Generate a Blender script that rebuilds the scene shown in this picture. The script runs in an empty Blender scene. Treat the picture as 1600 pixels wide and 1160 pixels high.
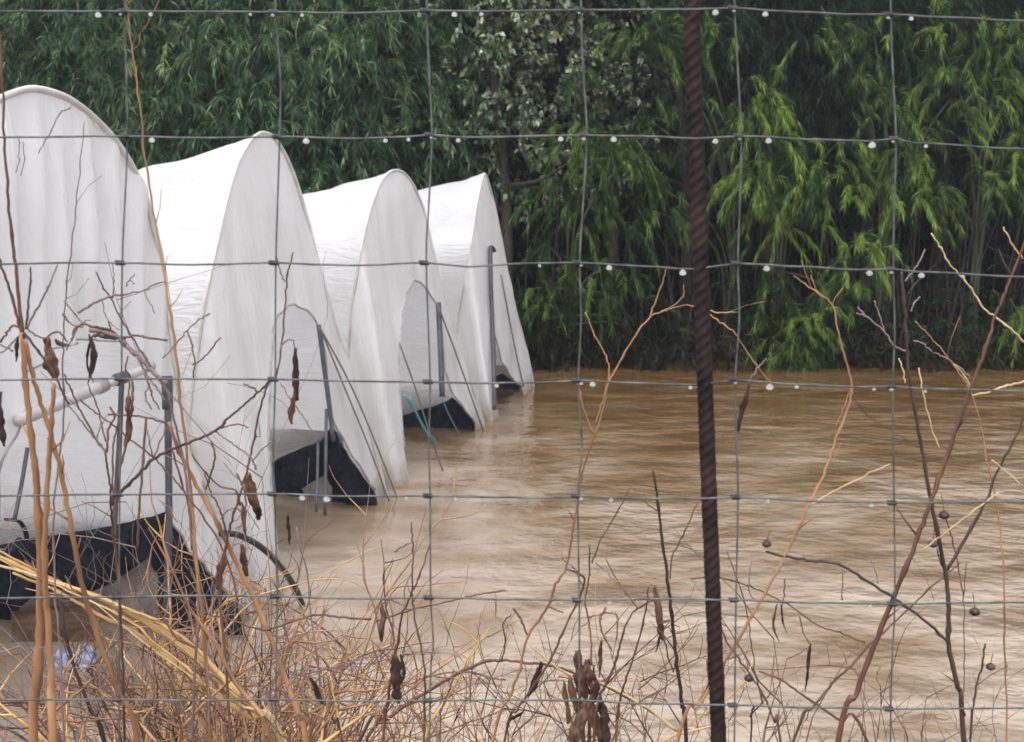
import bpy, math, random
import numpy as np
from mathutils import Vector, Matrix, noise as mnoise
from mathutils.geometry import delaunay_2d_cdt
R = math.radians
random.seed(7); rng = np.random.default_rng(11)
S = bpy.context.scene
COL = S.collection

# ------------------------------------------------------------------ camera, sky, sun, exposure
F = 1800.0; CX, CY = 800.0, 580.0; HZ = 346.0
CAMZ = 2.2
PITCH = math.atan((CY - HZ) / F)
cam = bpy.data.objects.new("camera", bpy.data.cameras.new("camera"))
COL.objects.link(cam); S.camera = cam
cam.location = (0, 0, CAMZ)
cam.rotation_euler = (math.pi / 2 - PITCH, 0, 0)
cam.data.sensor_width = 36.0
cam.data.lens = 36.0 * F / 1600.0
cam.data.dof.use_dof = True; cam.data.dof.focus_distance = 2.2; cam.data.dof.aperture_fstop = 12.0
cam.data.clip_start = 0.05; cam.data.clip_end = 600

SUN_EL, SUN_AZ = 62.0, 200.0      # azimuth of the sun, clockwise from +Y
w = bpy.data.worlds.new("World"); S.world = w; w.use_nodes = True
nt = w.node_tree; nt.nodes.clear()
sky = nt.nodes.new("ShaderNodeTexSky"); sky.sky_type = 'NISHITA'; sky.sun_disc = False
sky.sun_elevation = R(SUN_EL); sky.sun_rotation = R(SUN_AZ); sky.air_density = 1.0; sky.dust_density = 1.5; sky.ozone_density = 1.0
hsv = nt.nodes.new("ShaderNodeHueSaturation"); hsv.inputs['Saturation'].default_value = 0.22
bg = nt.nodes.new("ShaderNodeBackground"); bg.inputs['Strength'].default_value = 0.14
ow = nt.nodes.new("ShaderNodeOutputWorld")
nt.links.new(sky.outputs[0], hsv.inputs['Color']); nt.links.new(hsv.outputs[0], bg.inputs['Color']); nt.links.new(bg.outputs[0], ow.inputs['Surface'])
sl = bpy.data.lights.new("sun", 'SUN'); sl.energy = 1.0; sl.angle = R(30); sl.color = (1.0, 0.98, 0.96)
so = bpy.data.objects.new("sun", sl); COL.objects.link(so)
az = R(SUN_AZ); el = R(SUN_EL)
sdir = Vector((math.sin(az) * math.cos(el), math.cos(az) * math.cos(el), math.sin(el)))
so.rotation_euler = sdir.to_track_quat('Z', 'Y').to_euler(); so.location = sdir * 40
S.view_settings.view_transform = 'Standard'; S.view_settings.look = 'None'
S.view_settings.exposure = 1.25; S.view_settings.gamma = 1.0
S.render.engine = 'CYCLES'
S.cycles.max_bounces = 8; S.cycles.transparent_max_bounces = 8; S.cycles.use_denoising = True
S.cycles.volume_bounces = 0

# ------------------------------------------------------------------ projection helpers (photo pixel -> world)
cp, sp = math.cos(PITCH), math.sin(PITCH)
def ray(px, py):
    a = (px - CX) / F; b = -(py - CY) / F      # camera: right a, up b, forward 1
    return Vector((a, cp + b * sp, -sp + b * cp))
def P(px, py, d):
    r = ray(px, py); return Vector((0, 0, CAMZ)) + r * (d / r.y)
def PW(px, py, z=0.0):
    r = ray(px, py); return Vector((0, 0, CAMZ)) + r * ((z - CAMZ) / r.z)
def on_plane(px, py, p0, n):
    r = ray(px, py); o = Vector((0, 0, CAMZ)); return o + r * ((p0 - o).dot(n) / r.dot(n))

# ------------------------------------------------------------------ materials
def mat(name):
    m = bpy.data.materials.new(name); m.use_nodes = True
    t = m.node_tree; t.nodes.clear()
    o = t.nodes.new("ShaderNodeOutputMaterial")
    return m, t, o
def N(t, kind, **kw):
    n = t.nodes.new(kind)
    for k, v in kw.items():
        if k in n.inputs: n.inputs[k].default_value = v
        else: setattr(n, k, v)
    return n
def ramp(t, fac, stops):
    r = t.nodes.new("ShaderNodeValToRGB"); e = r.color_ramp.elements
    while len(e) < len(stops): e.new(0.5)
    for i, (p, c) in enumerate(stops):
        e[i].position = p; e[i].color = (*c, 1)
    t.links.new(fac, r.inputs[0]); return r
def simple(name, c1, c2, scale=20, rough=0.6, metallic=0.0, bump=0.0, stretch=(1, 1, 1), detail=6, spec=0.5):
    m, t, o = mat(name)
    co = N(t, "ShaderNodeTexCoord"); mp = N(t, "ShaderNodeMapping"); mp.inputs['Scale'].default_value = stretch
    t.links.new(co.outputs['Object'], mp.inputs[0])
    nz = N(t, "ShaderNodeTexNoise", Scale=scale, Detail=detail); t.links.new(mp.outputs[0], nz.inputs['Vector'])
    r = ramp(t, nz.outputs[0], [(0.32, c1), (0.68, c2)])
    b = N(t, "ShaderNodeBsdfPrincipled", Roughness=rough, Metallic=metallic)
    b.inputs['Specular IOR Level'].default_value = spec
    t.links.new(r.outputs[0], b.inputs['Base Color'])
    if bump:
        bp = N(t, "ShaderNodeBump", Strength=0.8, Distance=bump); t.links.new(nz.outputs[0], bp.inputs['Height']); t.links.new(bp.outputs[0], b.inputs['Normal'])
    t.links.new(b.outputs[0], o.inputs[0]); return m
def cloth(name, col, trans, fold=(1.5, 1.5, 9)):
    m, t, o = mat(name)
    co = N(t, "ShaderNodeTexCoord")
    n1 = N(t, "ShaderNodeTexNoise", Scale=1.6, Detail=6, Roughness=0.6); t.links.new(co.outputs['Object'], n1.inputs['Vector'])
    n2 = N(t, "ShaderNodeTexNoise", Scale=9.0, Detail=8, Roughness=0.65); t.links.new(co.outputs['Object'], n2.inputs['Vector'])
    d = tuple(a * b for a, b in zip(col, (0.86, 0.85, 0.84)))
    r = ramp(t, n1.outputs[0], [(0.3, d), (0.62, col)])
    # splash dirt in the lowest hand's breadth over the flood
    geo = N(t, "ShaderNodeNewGeometry"); sx = N(t, "ShaderNodeSeparateXYZ"); t.links.new(geo.outputs['Position'], sx.inputs[0])
    ad = N(t, "ShaderNodeMath", operation='MULTIPLY_ADD'); ad.inputs[1].default_value = 0.35; t.links.new(n2.outputs[0], ad.inputs[0]); t.links.new(sx.outputs[2], ad.inputs[2])
    mr = N(t, "ShaderNodeMapRange"); mr.inputs['From Min'].default_value = 0.17; mr.inputs['From Max'].default_value = 0.40; mr.inputs['To Min'].default_value = 0.8; mr.inputs['To Max'].default_value = 0.0
    t.links.new(ad.outputs[0], mr.inputs[0])
    mx = N(t, "ShaderNodeMix", data_type='RGBA'); mx.inputs['B'].default_value = (0.42, 0.33, 0.22, 1)
    t.links.new(mr.outputs[0], mx.inputs[0]); t.links.new(r.outputs[0], mx.inputs['A'])
    df = N(t, "ShaderNodeBsdfDiffuse"); tr = N(t, "ShaderNodeBsdfTranslucent"); gl = N(t, "ShaderNodeBsdfGlossy", Roughness=0.45)
    t.links.new(mx.outputs['Result'], df.inputs[0]); t.links.new(mx.outputs['Result'], tr.inputs[0])
    bp = N(t, "ShaderNodeBump", Strength=0.5, Distance=0.012); t.links.new(n2.outputs[0], bp.inputs['Height'])
    mpf = N(t, "ShaderNodeMapping"); mpf.inputs['Scale'].default_value = fold; mpf.inputs['Rotation'].default_value = (R(14), R(10), 0) if fold[2] > 5 else (R(6), 0, 0); t.links.new(co.outputs['Object'], mpf.inputs[0])
    n3 = N(t, "ShaderNodeTexNoise", Scale=1.0, Detail=4, Roughness=0.55, Distortion=0.5); t.links.new(mpf.outputs[0], n3.inputs['Vector'])
    ab = N(t, "ShaderNodeMath", operation='PINGPONG'); ab.inputs[1].default_value = 0.09; t.links.new(n3.outputs[0], ab.inputs[0])
    bp2 = N(t, "ShaderNodeBump", Strength=0.55 if fold[2] > 5 else 0.30, Distance=0.16); t.links.new(ab.outputs[0], bp2.inputs['Height']); t.links.new(bp.outputs[0], bp2.inputs['Normal'])
    for s in (df, tr, gl): t.links.new(bp2.outputs[0], s.inputs['Normal'])
    m1 = N(t, "ShaderNodeMixShader"); m1.inputs[0].default_value = trans
    t.links.new(df.outputs[0], m1.inputs[1]); t.links.new(tr.outputs[0], m1.inputs[2])
    m2 = N(t, "ShaderNodeMixShader"); m2.inputs[0].default_value = 0.04
    t.links.new(m1.outputs[0], m2.inputs[1]); t.links.new(gl.outputs[0], m2.inputs[2])
    t.links.new(m2.outputs[0], o.inputs[0]); return m
def leafmat(name, c_dark, c_mid, c_light, trans=0.35, gloss=0.06):
    m, t, o = mat(name)
    at = N(t, "ShaderNodeAttribute"); at.attribute_name = "tint"
    r = ramp(t, at.outputs['Fac'], [(0.0, c_dark), (0.55, c_mid), (1.0, c_light)])
    df = N(t, "ShaderNodeBsdfDiffuse"); tr = N(t, "ShaderNodeBsdfTranslucent"); gl = N(t, "ShaderNodeBsdfGlossy", Roughness=0.35)
    t.links.new(r.outputs[0], df.inputs[0]); t.links.new(r.outputs[0], tr.inputs[0])
    m1 = N(t, "ShaderNodeMixShader"); m1.inputs[0].default_value = trans
    t.links.new(df.outputs[0], m1.inputs[1]); t.links.new(tr.outputs[0], m1.inputs[2])
    m2 = N(t, "ShaderNodeMixShader"); m2.inputs[0].default_value = gloss
    t.links.new(m1.outputs[0], m2.inputs[1]); t.links.new(gl.outputs[0], m2.inputs[2])
    t.links.new(m2.outputs[0], o.inputs[0]); return m

M = {}
M['film'] = cloth("white_cover_cloth", (0.94, 0.94, 0.95), 0.60)
M['panel'] = cloth("front_cloth", (0.83, 0.812, 0.818), 0.38, (7, 7, 0.9))
M['hem'] = simple("hem_cloth", (0.50, 0.48, 0.46), (0.64, 0.62, 0.60), 14, 0.8)
M['doorhem'] = simple('door_edge_binding', (0.26, 0.25, 0.25), (0.46, 0.44, 0.43), 14, 0.8)
M['mat'] = simple("black_weed_mat", (0.008, 0.011, 0.018), (0.022, 0.028, 0.042), 30, 0.7, bump=0.004, spec=0.25)
M['pipe'] = simple("grey_pipe", (0.20, 0.19, 0.20), (0.33, 0.31, 0.31), 12, 0.5)
M['darkpipe'] = simple("dark_pipe", (0.03, 0.032, 0.04), (0.07, 0.07, 0.08), 12, 0.45)
M['palepipe'] = simple("pale_pipe", (0.42, 0.38, 0.38), (0.58, 0.54, 0.53), 9, 0.5)
M['hose'] = simple("black_hose", (0.012, 0.010, 0.012), (0.03, 0.025, 0.028), 10, 0.3)
M['cord'] = simple("grey_cord", (0.12, 0.11, 0.12), (0.2, 0.18, 0.18), 40, 0.8)
M['bluecord'] = simple("blue_cord", (0.06, 0.20, 0.26), (0.12, 0.32, 0.40), 40, 0.6)
M['bed'] = simple("pale_bed_film", (0.46, 0.42, 0.40), (0.68, 0.65, 0.63), 7, 0.5, bump=0.01)
M['clothrefl'] = simple("painted_reflection", (0.10, 0.06, 0.04), (0.19, 0.12, 0.08), 9, 0.5, stretch=(1, 6, 6))
M['rag'] = simple("blue_white_rag", (0.10, 0.14, 0.42), (0.75, 0.76, 0.82), 26, 0.7)
M['wire'] = simple("galvanised_wire", (0.055, 0.06, 0.06), (0.17, 0.18, 0.175), 60, 0.6, 0.4, bump=0.0003)
M['knot'] = simple("wire_knot", (0.035, 0.035, 0.04), (0.10, 0.10, 0.11), 150, 0.6, 0.4)
M['rust'] = simple("rusty_rebar", (0.007, 0.005, 0.006), (0.038, 0.020, 0.018), 26, 0.75, 0.0, spec=0.25, bump=0.001, detail=10)
M['twig'] = simple("dead_twig", (0.05, 0.025, 0.018), (0.19, 0.095, 0.06), 60, 0.6, bump=0.0008, stretch=(1, 1, 0.2))
M['tan'] = simple("tan_stalk", (0.17, 0.075, 0.035), (0.50, 0.27, 0.13), 40, 0.55, bump=0.0008, stretch=(1, 1, 0.15))
M['gold'] = simple("golden_reed", (0.34, 0.17, 0.05), (0.72, 0.47, 0.20), 35, 0.5, bump=0.001, stretch=(0.3, 1, 1))
M['grey'] = simple("grey_twig", (0.13, 0.09, 0.09), (0.27, 0.20, 0.20), 60, 0.65, stretch=(1, 1, 0.2))
M['dark'] = simple("dark_stem", (0.022, 0.014, 0.012), (0.075, 0.042, 0.03), 60, 0.5, bump=0.0008, stretch=(1, 1, 0.2))
M['red'] = simple("red_brown_stem", (0.06, 0.024, 0.016), (0.17, 0.07, 0.042), 50, 0.45, bump=0.0008, stretch=(1, 1, 0.2))
M['straw'] = simple("pale_straw", (0.38, 0.26, 0.13), (0.62, 0.46, 0.26), 40, 0.6)
M['pod'] = simple("brown_pod", (0.016, 0.010, 0.010), (0.080, 0.046, 0.038), 55, 0.5, bump=0.002)
M['podtan'] = simple("tan_pod", (0.05, 0.024, 0.015), (0.20, 0.10, 0.05), 45, 0.5, bump=0.002)
M['podred'] = simple("red_brown_leaf", (0.055, 0.026, 0.02), (0.22, 0.11, 0.075), 30, 0.55, bump=0.002)
M['soil'] = simple("muddy_bank", (0.06, 0.042, 0.028), (0.14, 0.10, 0.065), 3, 0.8, bump=0.05)
M['litter'] = simple("leaf_litter", (0.006, 0.004, 0.003), (0.020, 0.013, 0.009), 3, 1.0, bump=0.05, spec=0.05)
M['bark'] = simple("bark", (0.02, 0.015, 0.012), (0.07, 0.052, 0.04), 14, 0.85, bump=0.01, stretch=(1, 1, 0.25))
M['deadcane'] = simple('dead_cane', (0.012, 0.008, 0.007), (0.06, 0.04, 0.032), 5, 0.8)
M['cane'] = simple("green_cane", (0.03, 0.035, 0.018), (0.09, 0.10, 0.05), 8, 0.5, stretch=(1, 1, 0.3))
M['leafA'] = leafmat("dark_willow_leaf", (0.019, 0.047, 0.025), (0.060, 0.130, 0.054), (0.30, 0.40, 0.18), 0.36, 0.02)
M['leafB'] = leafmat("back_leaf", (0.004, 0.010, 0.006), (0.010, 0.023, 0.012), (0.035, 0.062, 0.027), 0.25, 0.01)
M['leafC'] = leafmat("fresh_plume_leaf", (0.008, 0.022, 0.005), (0.040, 0.094, 0.018), (0.36, 0.50, 0.09), 0.42, 0.015)
M['leafP'] = leafmat("pale_round_leaf", (0.03, 0.055, 0.028), (0.12, 0.17, 0.08), (0.52, 0.58, 0.34), 0.25, 0.06)
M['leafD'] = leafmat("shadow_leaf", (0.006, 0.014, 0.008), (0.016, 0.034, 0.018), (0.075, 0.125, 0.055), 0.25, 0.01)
M['leafR'] = leafmat("dry_frond", (0.008, 0.009, 0.005), (0.026, 0.024, 0.012), (0.09, 0.085, 0.035), 0.3, 0.01)

# rain drops
m, t, o = mat("clear_water_drop"); g = N(t, "ShaderNodeBsdfGlass", Roughness=0.0, IOR=1.33)
d1_ = N(t, "ShaderNodeBsdfTranslucent"); d1_.inputs[0].default_value = (1, 1, 1, 1); d2_ = N(t, "ShaderNodeBsdfDiffuse"); d2_.inputs[0].default_value = (1, 1, 1, 1)
ma_ = N(t, "ShaderNodeMixShader"); t.links.new(d1_.outputs[0], ma_.inputs[1]); t.links.new(d2_.outputs[0], ma_.inputs[2])
# white mixed in low on the drop, painting the sky light refracted there
tc = N(t, "ShaderNodeNewGeometry"); sn = N(t, "ShaderNodeSeparateXYZ"); t.links.new(tc.outputs['Normal'], sn.inputs[0])
mm = N(t, "ShaderNodeMapRange"); mm.inputs['From Min'].default_value = -0.5; mm.inputs['From Max'].default_value = 0.6; mm.inputs['To Min'].default_value = 0.85; mm.inputs['To Max'].default_value = 0.05; t.links.new(sn.outputs[2], mm.inputs[0])
mb_ = N(t, "ShaderNodeMixShader"); t.links.new(mm.outputs[0], mb_.inputs[0]); t.links.new(g.outputs[0], mb_.inputs[1]); t.links.new(ma_.outputs[0], mb_.inputs[2]); t.links.new(mb_.outputs[0], o.inputs[0]); M['drop'] = m

# flood water
m, t, o = mat("muddy_flood_water")
geo = N(t, "ShaderNodeNewGeometry")
def nzt(sc, det, vec, rough=0.55, dist=0.0):
    n = N(t, "ShaderNodeTexNoise", Scale=sc, Detail=det, Roughness=rough, Distortion=dist); t.links.new(vec, n.inputs['Vector']); return n
mp = N(t, "ShaderNodeMapping"); mp.inputs['Scale'].default_value = (0.9, 1.0, 1.0); t.links.new(geo.outputs['Position'], mp.inputs[0])
a1 = nzt(0.35, 4, geo.outputs['Position']); a2 = nzt(5.5, 3, mp.outputs[0], 0.5, 0.1); a3 = nzt(17, 3, mp.outputs[0], 0.5)
sx = N(t, "ShaderNodeSeparateXYZ"); t.links.new(geo.outputs['Position'], sx.inputs[0])
# ruffled open water right of the row of tunnels, calmer lee beside them
ln = N(t, "ShaderNodeMath", operation='MULTIPLY_ADD'); ln.inputs[1].default_value = -0.21; t.links.new(sx.outputs[1], ln.inputs[0]); t.links.new(sx.outputs[0], ln.inputs[2])
lee = N(t, "ShaderNodeMapRange"); lee.inputs['From Min'].default_value = -2.9; lee.inputs['From Max'].default_value = -0.7; lee.inputs['To Min'].default_value = 0.10; lee.inputs['To Max'].default_value = 1.0
t.links.new(ln.outputs[0], lee.inputs[0])
patch = N(t, "ShaderNodeMapRange"); patch.inputs['From Min'].default_value = 0.35; patch.inputs['From Max'].default_value = 0.6; patch.inputs['To Min'].default_value = 0.35; patch.inputs['To Max'].default_value = 1.0
t.links.new(a1.outputs[0], patch.inputs[0])
st = N(t, "ShaderNodeMath", operation='MULTIPLY'); t.links.new(lee.outputs[0], st.inputs[0]); t.links.new(patch.outputs[0], st.inputs[1])
mp2 = N(t, "ShaderNodeMapping"); mp2.inputs['Scale'].default_value = (0.8, 1.0, 1.0); t.links.new(geo.outputs['Position'], mp2.inputs[0])
a0 = nzt(1.8, 3, mp2.outputs[0], 0.5, 0.15)
h1 = N(t, "ShaderNodeMath", operation='MULTIPLY_ADD'); h1.inputs[1].default_value = 0.26; t.links.new(a2.outputs[0], h1.inputs[0]); t.links.new(a0.outputs[0], h1.inputs[2])
hm = N(t, "ShaderNodeMath", operation='MULTIPLY_ADD'); hm.inputs[1].default_value = 0.09; t.links.new(a3.outputs[0], hm.inputs[0]); t.links.new(h1.outputs[0], hm.inputs[2])
vo = N(t, "ShaderNodeTexVoronoi", Scale=3.4); vo.inputs['Randomness'].default_value = 1.0; t.links.new(geo.outputs['Position'], vo.inputs['Vector'])
k1 = N(t, "ShaderNodeMath", operation='MULTIPLY'); k1.inputs[1].default_value = 46.0; t.links.new(vo.outputs['Distance'], k1.inputs[0])
k2 = N(t, "ShaderNodeMath", operation='SINE'); t.links.new(k1.outputs[0], k2.inputs[0])
k3 = N(t, "ShaderNodeMapRange"); k3.inputs['From Min'].default_value = 0.05; k3.inputs['From Max'].default_value = 0.34; k3.inputs['To Min'].default_value = 1.0; k3.inputs['To Max'].default_value = 0.0; t.links.new(vo.outputs['Distance'], k3.inputs[0])
k4 = N(t, "ShaderNodeMath", operation='MULTIPLY'); t.links.new(k2.outputs[0], k4.inputs[0]); t.links.new(k3.outputs[0], k4.inputs[1])
vs = N(t, "ShaderNodeSeparateColor"); t.links.new(vo.outputs['Color'], vs.inputs[0])
k5 = N(t, "ShaderNodeMath", operation='GREATER_THAN'); k5.inputs[1].default_value = 0.45; t.links.new(vs.outputs[0], k5.inputs[0])
k6 = N(t, "ShaderNodeMath", operation='MULTIPLY'); t.links.new(k4.outputs[0], k6.inputs[0]); t.links.new(k5.outputs[0], k6.inputs[1])
k7 = N(t, "ShaderNodeMath", operation='MULTIPLY_ADD'); k7.inputs[1].default_value = 0.022; t.links.new(k6.outputs[0], k7.inputs[0]); t.links.new(hm.outputs[0], k7.inputs[2])
hm = k7
bp = N(t, "ShaderNodeBump", Distance=0.19); t.links.new(hm.outputs[0], bp.inputs['Height']); t.links.new(st.outputs[0], bp.inputs['Strength'])
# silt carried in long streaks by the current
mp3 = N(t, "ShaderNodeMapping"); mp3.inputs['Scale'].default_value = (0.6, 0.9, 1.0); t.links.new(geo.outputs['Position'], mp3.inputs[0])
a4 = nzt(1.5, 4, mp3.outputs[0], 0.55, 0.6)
# sky and tree reflections put into the base colour: pale near, brown far
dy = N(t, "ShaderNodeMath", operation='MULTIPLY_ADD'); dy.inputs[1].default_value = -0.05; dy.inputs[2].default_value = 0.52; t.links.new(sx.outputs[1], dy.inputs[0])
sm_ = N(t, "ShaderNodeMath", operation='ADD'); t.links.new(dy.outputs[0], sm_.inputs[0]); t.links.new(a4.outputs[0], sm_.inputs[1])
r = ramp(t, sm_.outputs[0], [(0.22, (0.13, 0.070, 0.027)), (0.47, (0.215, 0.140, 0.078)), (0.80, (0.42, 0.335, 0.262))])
b = N(t, "ShaderNodeBsdfPrincipled", Roughness=0.04, IOR=1.58)
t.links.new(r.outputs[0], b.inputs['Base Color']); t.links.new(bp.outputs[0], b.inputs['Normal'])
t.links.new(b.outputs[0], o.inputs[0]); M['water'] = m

# ------------------------------------------------------------------ mesh helpers
def tag(o, label=None, cat=None, group=None, kind=None):
    if label: o['label'] = label
    if cat: o['category'] = cat
    if group: o['group'] = group
    if kind: o['kind'] = kind
    return o
def link(name, me, material, parent=None, smooth=True):
    o = bpy.data.objects.new(name, me); COL.objects.link(o)
    if material is not None: me.materials.append(material)
    if smooth: me.polygons.foreach_set('use_smooth', [True] * len(me.polygons))
    if parent is not None: o.parent = parent; o.matrix_parent_inverse = parent.matrix_world.inverted()
    return o
def empty(name, loc):
    o = bpy.data.objects.new(name, None); COL.objects.link(o); o.location = loc; o.empty_display_size = 0.1
    o.matrix_world = Matrix.Translation(loc); return o
class MB:
    def __init__(s): s.v = []; s.f = []
    def tube(s, pts, rad, n=8, cap=True, flat=1.0):
        pts = [Vector(p) for p in pts]
        if not isinstance(rad, (list, tuple)): rad = [rad] * len(pts)
        b0 = len(s.v); up = Vector((0.13, 0.21, 0.97)).normalized()
        prev = None
        for i, p in enumerate(pts):
            tg = (pts[min(i + 1, len(pts) - 1)] - pts[max(i - 1, 0)])
            tg = tg.normalized() if tg.length > 1e-9 else Vector((0, 0, 1))
            if prev is None:
                ref = up if abs(tg.dot(up)) < 0.95 else Vector((1, 0, 0))
                x = tg.cross(ref).normalized()
            else:
                x = (prev - tg * prev.dot(tg)); x = x.normalized() if x.length > 1e-6 else tg.orthogonal().normalized()
            prev = x; y = tg.cross(x)
            for k in range(n):
                a = 2 * math.pi * k / n
                s.v.append(p + x * (math.cos(a) * rad[i]) + y * (math.sin(a) * rad[i] * flat))
        for i in range(len(pts) - 1):
            for k in range(n):
                a = b0 + i * n + k; c = b0 + i * n + (k + 1) % n
                s.f.append((a, c, c + n, a + n))
        if cap:
            s.f.append(tuple(b0 + k for k in reversed(range(n)))); e = b0 + (len(pts) - 1) * n
            s.f.append(tuple(e + k for k in range(n)))
        return s
    def grid(s, rows):
        b0 = len(s.v); n = len(rows[0])
        for r_ in rows: s.v.extend(r_)
        for i in range(len(rows) - 1):
            for k in range(n - 1):
                a = b0 + i * n + k; s.f.append((a, a + 1, a + n + 1, a + n))
        return s
    def box(s, c, ex, ey, ez):
        b0 = len(s.v); c = Vector(c)
        for i in (-1, 1):
            for j in (-1, 1):
                for k in (-1, 1): s.v.append(c + ex * i + ey * j + ez * k)
        for q in ((0, 1, 3, 2), (4, 6, 7, 5), (0, 4, 5, 1), (2, 3, 7, 6), (0, 2, 6, 4), (1, 5, 7, 3)): s.f.append(tuple(b0 + i for i in q))
        return s
    def build(s, name, material, parent=None, smooth=True):
        me = bpy.data.meshes.new(name); me.from_pydata([tuple(v) for v in s.v], [], s.f); me.update()
        return link(name, me, material, parent, smooth)
def smooth_path(pts, sub=5, jit=0.0):
    """Catmull-Rom through 3D points"""
    pts = [Vector(p) for p in pts]
    if len(pts) < 3: 
        out = [pts[0].lerp(pts[-1], i / sub) for i in range(sub + 1)]
    else:
        q = [pts[0] * 2 - pts[1]] + pts + [pts[-1] * 2 - pts[-2]]; out = []
        for i in range(1, len(q) - 2):
            p0, p1, p2, p3 = q[i - 1:i + 3]
            for k in range(sub):
                u = k / sub
                out.append(0.5 * ((2 * p1) + (p2 - p0) * u + (2 * p0 - 5 * p1 + 4 * p2 - p3) * u * u + (3 * p1 - p0 - 3 * p2 + p3) * u ** 3))
        out.append(pts[-1])
    if jit:
        for i in range(1, len(out) - 1): out[i] = out[i] + Vector((random.gauss(0, jit), random.gauss(0, jit), random.gauss(0, jit)))
    return out
def fast_mesh(name, V, quads, tint=None):
    me = bpy.data.meshes.new(name); nf = len(quads)
    me.vertices.add(len(V)); me.vertices.foreach_set('co', np.asarray(V, np.float32).ravel())
    me.loops.add(nf * 4); me.loops.foreach_set('vertex_index', np.asarray(quads, np.int32).ravel())
    me.polygons.add(nf); me.polygons.foreach_set('loop_start', np.arange(0, nf * 4, 4, dtype=np.int32))
    me.update(calc_edges=True)
    if tint is not None:
        a = me.attributes.new('tint', 'FLOAT', 'POINT'); a.data.foreach_set('value', np.asarray(tint, np.float32))
    return me

# ------------------------------------------------------------------ ground, water
def bank_z(x, y):
    if y < 1.35: z = 1.2 - 0.5 * min(1, max(0, (0.7 - y) / 1.5))
    else: z = 1.2 - (y - 1.35) * 0.45
    return z + 0.05 * mnoise.noise(Vector((x * 1.3, y * 1.3, 0))) + 0.02 * mnoise.noise(Vector((x * 6, y * 6, 3)))
mb = MB(); rows = []
ys = [-30, -10, -4, -2] + [-1 + 0.15 * i for i in range(46)] + [6.5, 8, 12]
for y in ys:
    rows.append([Vector((x, y, max(bank_z(x, y), -0.9))) for x in [-60, -30, -14] + [-9 + 0.22 * i for i in range(83)] + [14, 30, 60]])
mb.grid(rows); tag(mb.build("near_bank", M['soil']), kind='structure')
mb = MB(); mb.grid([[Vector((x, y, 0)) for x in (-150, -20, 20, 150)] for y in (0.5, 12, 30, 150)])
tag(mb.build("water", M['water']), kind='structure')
mb = MB(); rows = []
for y in [15.5, 16.3, 16.8, 17.1, 17.4, 17.8, 18.4, 19.5, 21, 24, 28, 34, 45, 80, 300]:
    row = []
    for x in [-300, -80, -40] + [-24 + 0.6 * i for i in range(81)] + [40, 80, 300]:
        e = y - (17.35 + 0.35 * mnoise.noise(Vector((x * 0.5, 0, 5))))
        z = -0.6 + 0.66 * (1 / (1 + math.exp(-e * 3.5))) + (max(0, e - 2) * 0.07 if y < 60 else 3)
        row.append(Vector((x, y, z + 0.08 * mnoise.noise(Vector((x, y, 2))))))
    rows.append(row)
mb.grid(rows); tag(mb.build("far_bank", M['litter']), kind='structure')

# ------------------------------------------------------------------ polytunnels
ROW = Vector((0.21, 1, 0)).normalized(); AX = Vector((-ROW.y, ROW.x, 0))
def pip(x, y, poly):
    c = False; j = len(poly) - 1
    for i in range(len(poly)):
        xi, yi = poly[i]; xj, yj = poly[j]
        if (yi > y) != (yj > y) and x < (xj - xi) * (y - yi) / (yj - yi) + xi: c = not c
        j = i
    return c
def resample2(pts, step):
    out = []
    for a, b in zip(pts, pts[1:]):
        L = math.dist(a, b); k = max(1, int(round(L / step)))
        for i in range(k): out.append((a[0] + (b[0] - a[0]) * i / k, a[1] + (b[1] - a[1]) * i / k))
    out.append(pts[-1]); return out
def fill(poly, step, place):
    """triangulated interior of a 2D polygon, mapped to 3D by place(s,t)"""
    loop = resample2(poly + [poly[0]], step)[:-1]; n = len(loop)
    xs = [p[0] for p in loop]; ysl = [p[1] for p in loop]
    pts = list(loop); x = min(xs) + step / 2; k = 0
    from math import dist
    la = np.array(loop)
    while x < max(xs):
        y = min(ysl) + step / 2 * (1 + k % 2)
        while y < max(ysl):
            if pip(x, y, loop) and np.min((la[:, 0] - x) ** 2 + (la[:, 1] - y) ** 2) > (0.45 * step) ** 2: pts.append((x, y))
            y += step
        x += step * 0.87; k += 1
    vo, eo, fo, *_ = delaunay_2d_cdt([Vector(p) for p in pts], [(i, (i + 1) % n) for i in range(n)], [], 1, 1e-6)
    fo = [f for f in fo if pip(sum(vo[i].x for i in f) / 3, sum(vo[i].y for i in f) / 3, loop)]
    me_v = [place(v.x, v.y) for v in vo]
    mb = MB(); mb.v = me_v; mb.f = [tuple(f) for f in fo]; return mb

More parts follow.
